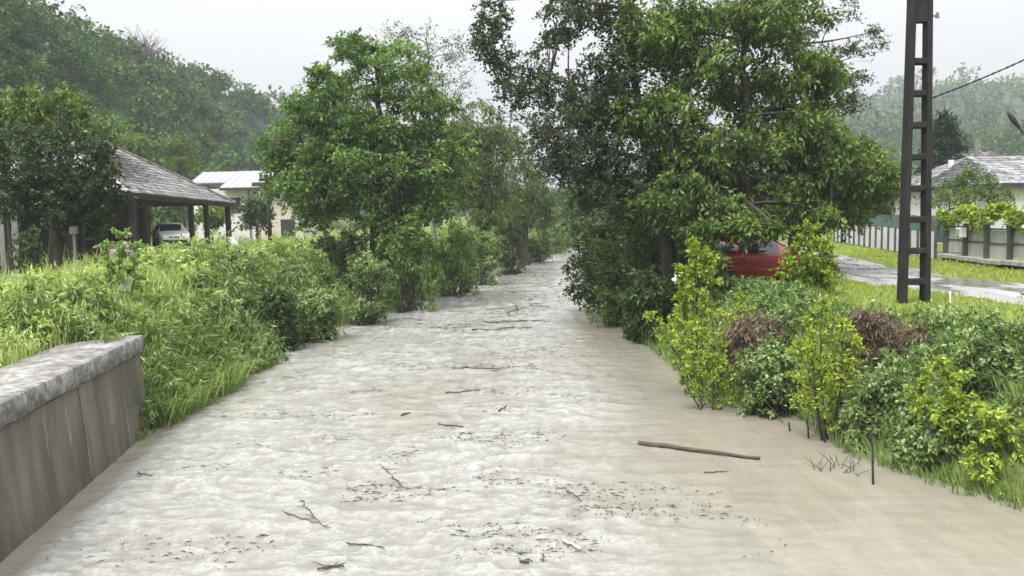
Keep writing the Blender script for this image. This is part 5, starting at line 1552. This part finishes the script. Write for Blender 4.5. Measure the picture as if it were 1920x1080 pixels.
# ------------------------------------------------------------------ wooded hills
def forest(name, label, pts, ncl, ntw, nlf, L, W, size, seed, near=0.0):
    """one object; trees nearer than `near` get smaller and more leaf sprays"""
    rg = np.random.default_rng(seed)
    groups = [([p for p in pts if p[1] < near], ncl + 3, ntw, int(nlf * 1.6), L * 0.6, W * 0.6), ([p for p in pts if p[1] >= near], ncl, ntw, nlf, L, W)]
    VF, T = [], []
    for pp, nc, nt_, nl, l_, w_ in groups:
        if not pp: continue
        C, tb = [], []
        for x, y in pp:
            z = float(ground_z(x, y)); s = size * rg.uniform(0.7, 1.35)
            hgt = s * rg.uniform(1.1, 1.7)
            d = unit(rg.normal(size=(nc, 3))); d[:, 2] = np.abs(d[:, 2]) * 1.0 - 0.25
            p = np.array([x, y, z + hgt * 0.62]) + d * np.array([s, s, hgt * 0.62]) * rg.uniform(0.6, 1, nc)[:, None]
            C.append(np.concatenate([p, np.full((nc, 1), s * 0.42)], 1)); tb.append(rg.uniform(-0.25, 0.3))
        V, F, tt, _ = sprays(np.concatenate(C), nt_, nl, l_, w_, 0.25, 0.7, 0.2, rg, jitter=0.12)
        T.append(np.clip(tt + np.repeat(np.array(tb), len(tt) // len(pp)), 0, 1)); VF.append((V, F))
    V, F = join(VF)
    return stuff(name, (V, F, np.concatenate(T)), L_FOREST, label, 'woodland')


rf = np.random.default_rng(300)
def scatter(n, fx, test):
    out = []
    while len(out) < n:
        p = fx()
        if test(*p) and all((p[0] - a) ** 2 + (p[1] - b) ** 2 > 7 for a, b in out[-60:]): out.append(p)
    return out


def inview(x, y, m=0.66): return abs(x) < m * y


left_pts = scatter(270, lambda: (-rf.uniform(33, 84), 62 * math.exp(rf.random() * math.log(330 / 62))), lambda x, y: inview(x, y))
forest('hillside_forest', 'misty green wood covering the left hillside', left_pts, 12, 6, 5, 0.80, 0.45, 3.3, 301, near=125)
right_pts = scatter(340, lambda: (rf.uniform(70, 190), rf.uniform(120, 330)), lambda x, y: inview(x, y) and x > 0.36 * y)
forest('hillside_forest', 'misty green wood covering the right hillside', right_pts, 8, 5, 4, 1.1, 0.62, 3.8, 302)
far_pts = scatter(460, lambda: (rf.uniform(-260, 400), rf.uniform(300, 600)), lambda x, y: inview(x, y) and not (-60 < x < 60))
forest('far_forest', 'pale misty woods on the farthest hills', far_pts, 7, 4, 3, 2.6, 1.5, 6.5, 303)
mid_pts = scatter(45, lambda: (rf.uniform(-45, 70), rf.uniform(130, 240)), lambda x, y: (x < xl(y) - 5 or x > xr(y) + 5))
forest('valley_trees', 'distant hedgerow trees closing the valley behind the river bend', mid_pts, 12, 6, 6, 0.8, 0.45, 3.0, 304)

# ------------------------------------------------------------------ driftwood and debris on the water
def water_z(x, y):
    x = np.asarray(x, float); y = np.asarray(y, float)
    iy = np.clip(np.searchsorted(yy, y), 0, len(yy) - 1)
    iu = np.clip(((x - L_[iy, 0]) / (R_[iy, 0] - L_[iy, 0]) * (u.shape[1] - 1)).round().astype(int), 0, u.shape[1] - 1)
    return WZ[iy, iu]


def stick(label, a, b, r0, r1, mat=DRIFT_DARK, z=0.06, side=0, wob=0.02, name='driftwood_stick', cat='stick', seed=0, group=None):
    rg = np.random.default_rng(seed + 900)
    p0 = np.array(G(a[0], a[1], z)); p1 = np.array(G(b[0], b[1], z))
    k = 9; t = np.linspace(0, 1, k)[:, None]
    P = p0 * (1 - t) + p1 * t; L = np.linalg.norm(p1 - p0)
    P[1:-1] += rg.normal(size=(k - 2, 3)) * np.array([wob, wob, wob * 0.4]) * L
    k_ = 0.72 if name == 'driftwood_log' else 0.5
    r0 *= k_; r1 *= k_
    wz_ = water_z(P[:, 0], P[:, 1])
    P[:, 2] = 0.5 * wz_ + 0.5 * wz_.mean() + 0.5 * r0 + 0.012 + (P[:, 2] - z)
    parts = [tube(P, np.linspace(r0, r1, k) * rg.uniform(0.85, 1.15, k), 7)]
    for s in range(side):
        q = P[int(rg.integers(1, k - 1))]; e = q + np.array([rg.normal() * 0.22, rg.normal() * 0.22, 0.015 + 0.02 * rg.random()]) * max(0.5, L * 0.45)
        parts.append(tube(curve(q, e, 4, 0.05, rg), np.linspace(r1 * 0.9, r1 * 0.3, 4), 5))
    V, F = join(parts)
    o = put(name, mesh_np(name, V, F, smooth=True), mat)
    return tag(o, label, cat, group)


stick('long straight grey log floating near the right bank', (1197, 829), (1425, 857), 0.062, 0.034, DRIFT, 0.05, wob=0.006, name='driftwood_log', cat='log', seed=1)
stick('short dark stick just below the long floating log', (1320, 881), (1366, 878), 0.02, 0.012, seed=2)
stick('long thin dark branch lying across the stream in midriver raft', (885, 616), (998, 613), 0.05, 0.035, side=2, seed=3, name='driftwood_branch', cat='branch')
stick('upper dark branch of the midriver raft', (905, 602), (1018, 598), 0.05, 0.03, side=3, seed=4, name='driftwood_branch', cat='branch')
stick('twiggy branch slanting away at the top of the midriver raft', (955, 592), (1005, 552), 0.045, 0.03, side=7, seed=5, name='driftwood_branch', cat='branch')
stick('dark stick right of the midriver raft', (992, 571), (1030, 574), 0.05, 0.03, side=1, seed=6)
stick('dark curved branch downstream of the midriver raft', (848, 690), (946, 688), 0.045, 0.025, side=3, seed=7, name='driftwood_branch', cat='branch')
stick('pale brown twiggy branch below the dark curved branch', (835, 733), (900, 730), 0.03, 0.02, side=5, seed=8, name='driftwood_branch', cat='branch')
stick('forked dark stick in midstream left of the long log', (822, 790), (868, 797), 0.03, 0.02, side=2, seed=9)
stick('dark crooked stick close to the retaining wall', (258, 882), (300, 896), 0.022, 0.014, side=2, seed=10)
stick('long thin twig crossing the foreground water', (530, 958), (620, 985), 0.018, 0.01, side=5, seed=11, name='driftwood_branch', cat='branch')
stick('bunched dark twigs left of bottom centre', (560, 935), (600, 975), 0.018, 0.01, side=9, seed=12, name='driftwood_branch', cat='branch')
stick('dark stick at the bottom left of the central foam', (650, 1012), (720, 1022), 0.02, 0.012, side=4, seed=13)
stick('dark twig tangle at the bottom edge', (595, 1065), (645, 1062), 0.025, 0.02, side=9, seed=14, name='driftwood_branch', cat='branch')
stick('grey stick slanting down right of bottom centre', (1062, 912), (1102, 940), 0.02, 0.012, seed=15, side=1)
stick('pale barkless chunk of wood near the bottom edge', (1056, 1014), (1090, 1030), 0.04, 0.035, PALEWOOD, 0.03, name='wood_chunk', cat='wood', seed=16)
stick('small dark block of wood left of the pale chunk', (974, 1053), (992, 1054), 0.03, 0.03, name='wood_chunk', cat='wood', seed=17)
stick('small bent twig between the pale chunk and the dark block', (1018, 1030), (1020, 1048), 0.014, 0.01, seed=18)
stick('upright twig tangle in the middle of the foreground foam', (715, 870), (765, 905), 0.02, 0.012, side=8, seed=19, name='driftwood_branch', cat='branch')
stick('short dark stick upstream of the forked stick', (752, 776), (768, 771), 0.035, 0.03, seed=20)
stick('small dark stick right of the forked stick', (935, 768), (950, 760), 0.03, 0.02, seed=21)
# fence post and thin snags standing in the water at right
for k, (px, y0, y1, Yd, lab) in enumerate([
        (1637, 908, 790, 12.9, 'dark upright pole standing in the water in front of the grey-green shrub'),
        (1516, 822, 785, 15.2, 'short upright snag in the shallow water left of the middle sapling'),
        (1481, 808, 792, 15.8, 'tiny upright twig in the shallow water beside the short snag')]):
    a = G(px, y0, 0); bq = D(px - 2, y1, a.y)
    o = MB().tube([(a.x, a.y, -0.5), tuple(a), tuple(bq)], [0.018, 0.018, 0.011], 6).build('upright_stake', WOOD_DARK, smooth=True)
    tag(o, lab, 'stake')
# leafless twigs dragging in the water
q = G(1570, 890, 0)
root = empty('snagged_twigs', q, 'bare leafy twigs dragging in the water beside the upright pole', 'twigs')
rg = np.random.default_rng(500)
P = []
for k in range(26):
    a = np.array(q) + np.array([rg.uniform(-0.25, 0.55), rg.uniform(-0.1, 0.5), -0.05]); e = a + np.array([rg.normal() * 0.2, rg.normal() * 0.1, rg.uniform(0.1, 0.35)])
    P.append(tube(curve(a, e, 4, 0.1, rg), np.linspace(0.007, 0.003, 4), 4))
put('twigs', mesh_np('twigs', *join(P)), DRIFT_DARK, root)
# small flecks: bark, leaves, straw; extra ones stand in for dark ripples
n = 17000
y = 7.5 * np.exp(rg.uniform(0, 1, n) * math.log(60 / 7.5)); xc = (xl(y) + xr(y)) / 2 - 0.8
x = xc + rg.normal(size=n) * 2.0
clump = fbm(x * 0.5, y * 1.0, 3, 95)
ok = (x > xl(y) + 0.4) & (x < np.where(y < 18, 3.2, xr(y) - 1.0)) & (clump > 0.462 + 0.08 * rg.random(n))
x, y = x[ok], y[ok]; n = len(x)
iy = np.clip(np.searchsorted(yy, y), 0, len(yy) - 1)
iu = np.clip(((x - L_[iy, 0]) / (R_[iy, 0] - L_[iy, 0]) * (u.shape[1] - 1)).round().astype(int), 0, u.shape[1] - 1)
z = WZ[iy, iu] + 0.015
ang = rg.normal(0.05, 0.6, n); ln = (0.015 + 0.11 * rg.random(n) ** 4) * (1 + 0.05 * y); wd = 0.0042 * rg.uniform(0.5, 1.7, n) * (1 + 0.06 * y)
d = np.stack([np.cos(ang), np.sin(ang), 0 * ang], 1); sd = np.stack([-np.sin(ang), np.cos(ang), 0 * ang], 1)
c = np.stack([x, y, z], 1)
V = np.stack([c - d * ln[:, None] / 2, c + sd * wd[:, None] / 2 + [0, 0, 0.02], c + d * ln[:, None] / 2, c - sd * wd[:, None] / 2 + [0, 0, 0.005]], 1).reshape(-1, 3)
k = np.arange(n)[:, None] * 4
F = np.concatenate([k + np.array([[0, 3, 1]]), k + np.array([[1, 3, 2]])], 1).reshape(-1, 3)
stuff('floating_debris', (V, F, np.repeat(rg.random(n), 2)), DEBRIS, 'scattered bark flecks and straw drifting on the muddy water, some standing in for dark ripples', 'debris')

# ------------------------------------------------------------------ haze
HAZE = 0.00062
m = bpy.data.materials.new('haze'); m.use_nodes = True
nt = m.node_tree; nt.nodes.clear()
o_ = nt.nodes.new('ShaderNodeOutputMaterial'); v_ = nt.nodes.new('ShaderNodeVolumePrincipled')
v_.inputs['Color'].default_value = (0.93, 0.96, 1.0, 1); v_.inputs['Density'].default_value = HAZE
v_.inputs['Density Attribute'].default_value = ''
nt.links.new(v_.outputs[0], o_.inputs['Volume'])
HT = float(ZZ.max()) + 14
mb = MB(); mb.box((0, 400, (HT - 2.4) / 2), (1560, 1000, HT + 2.4))
tag(mb.build('haze', m), 'thin pale mist filling the valley', 'haze', kind='stuff')
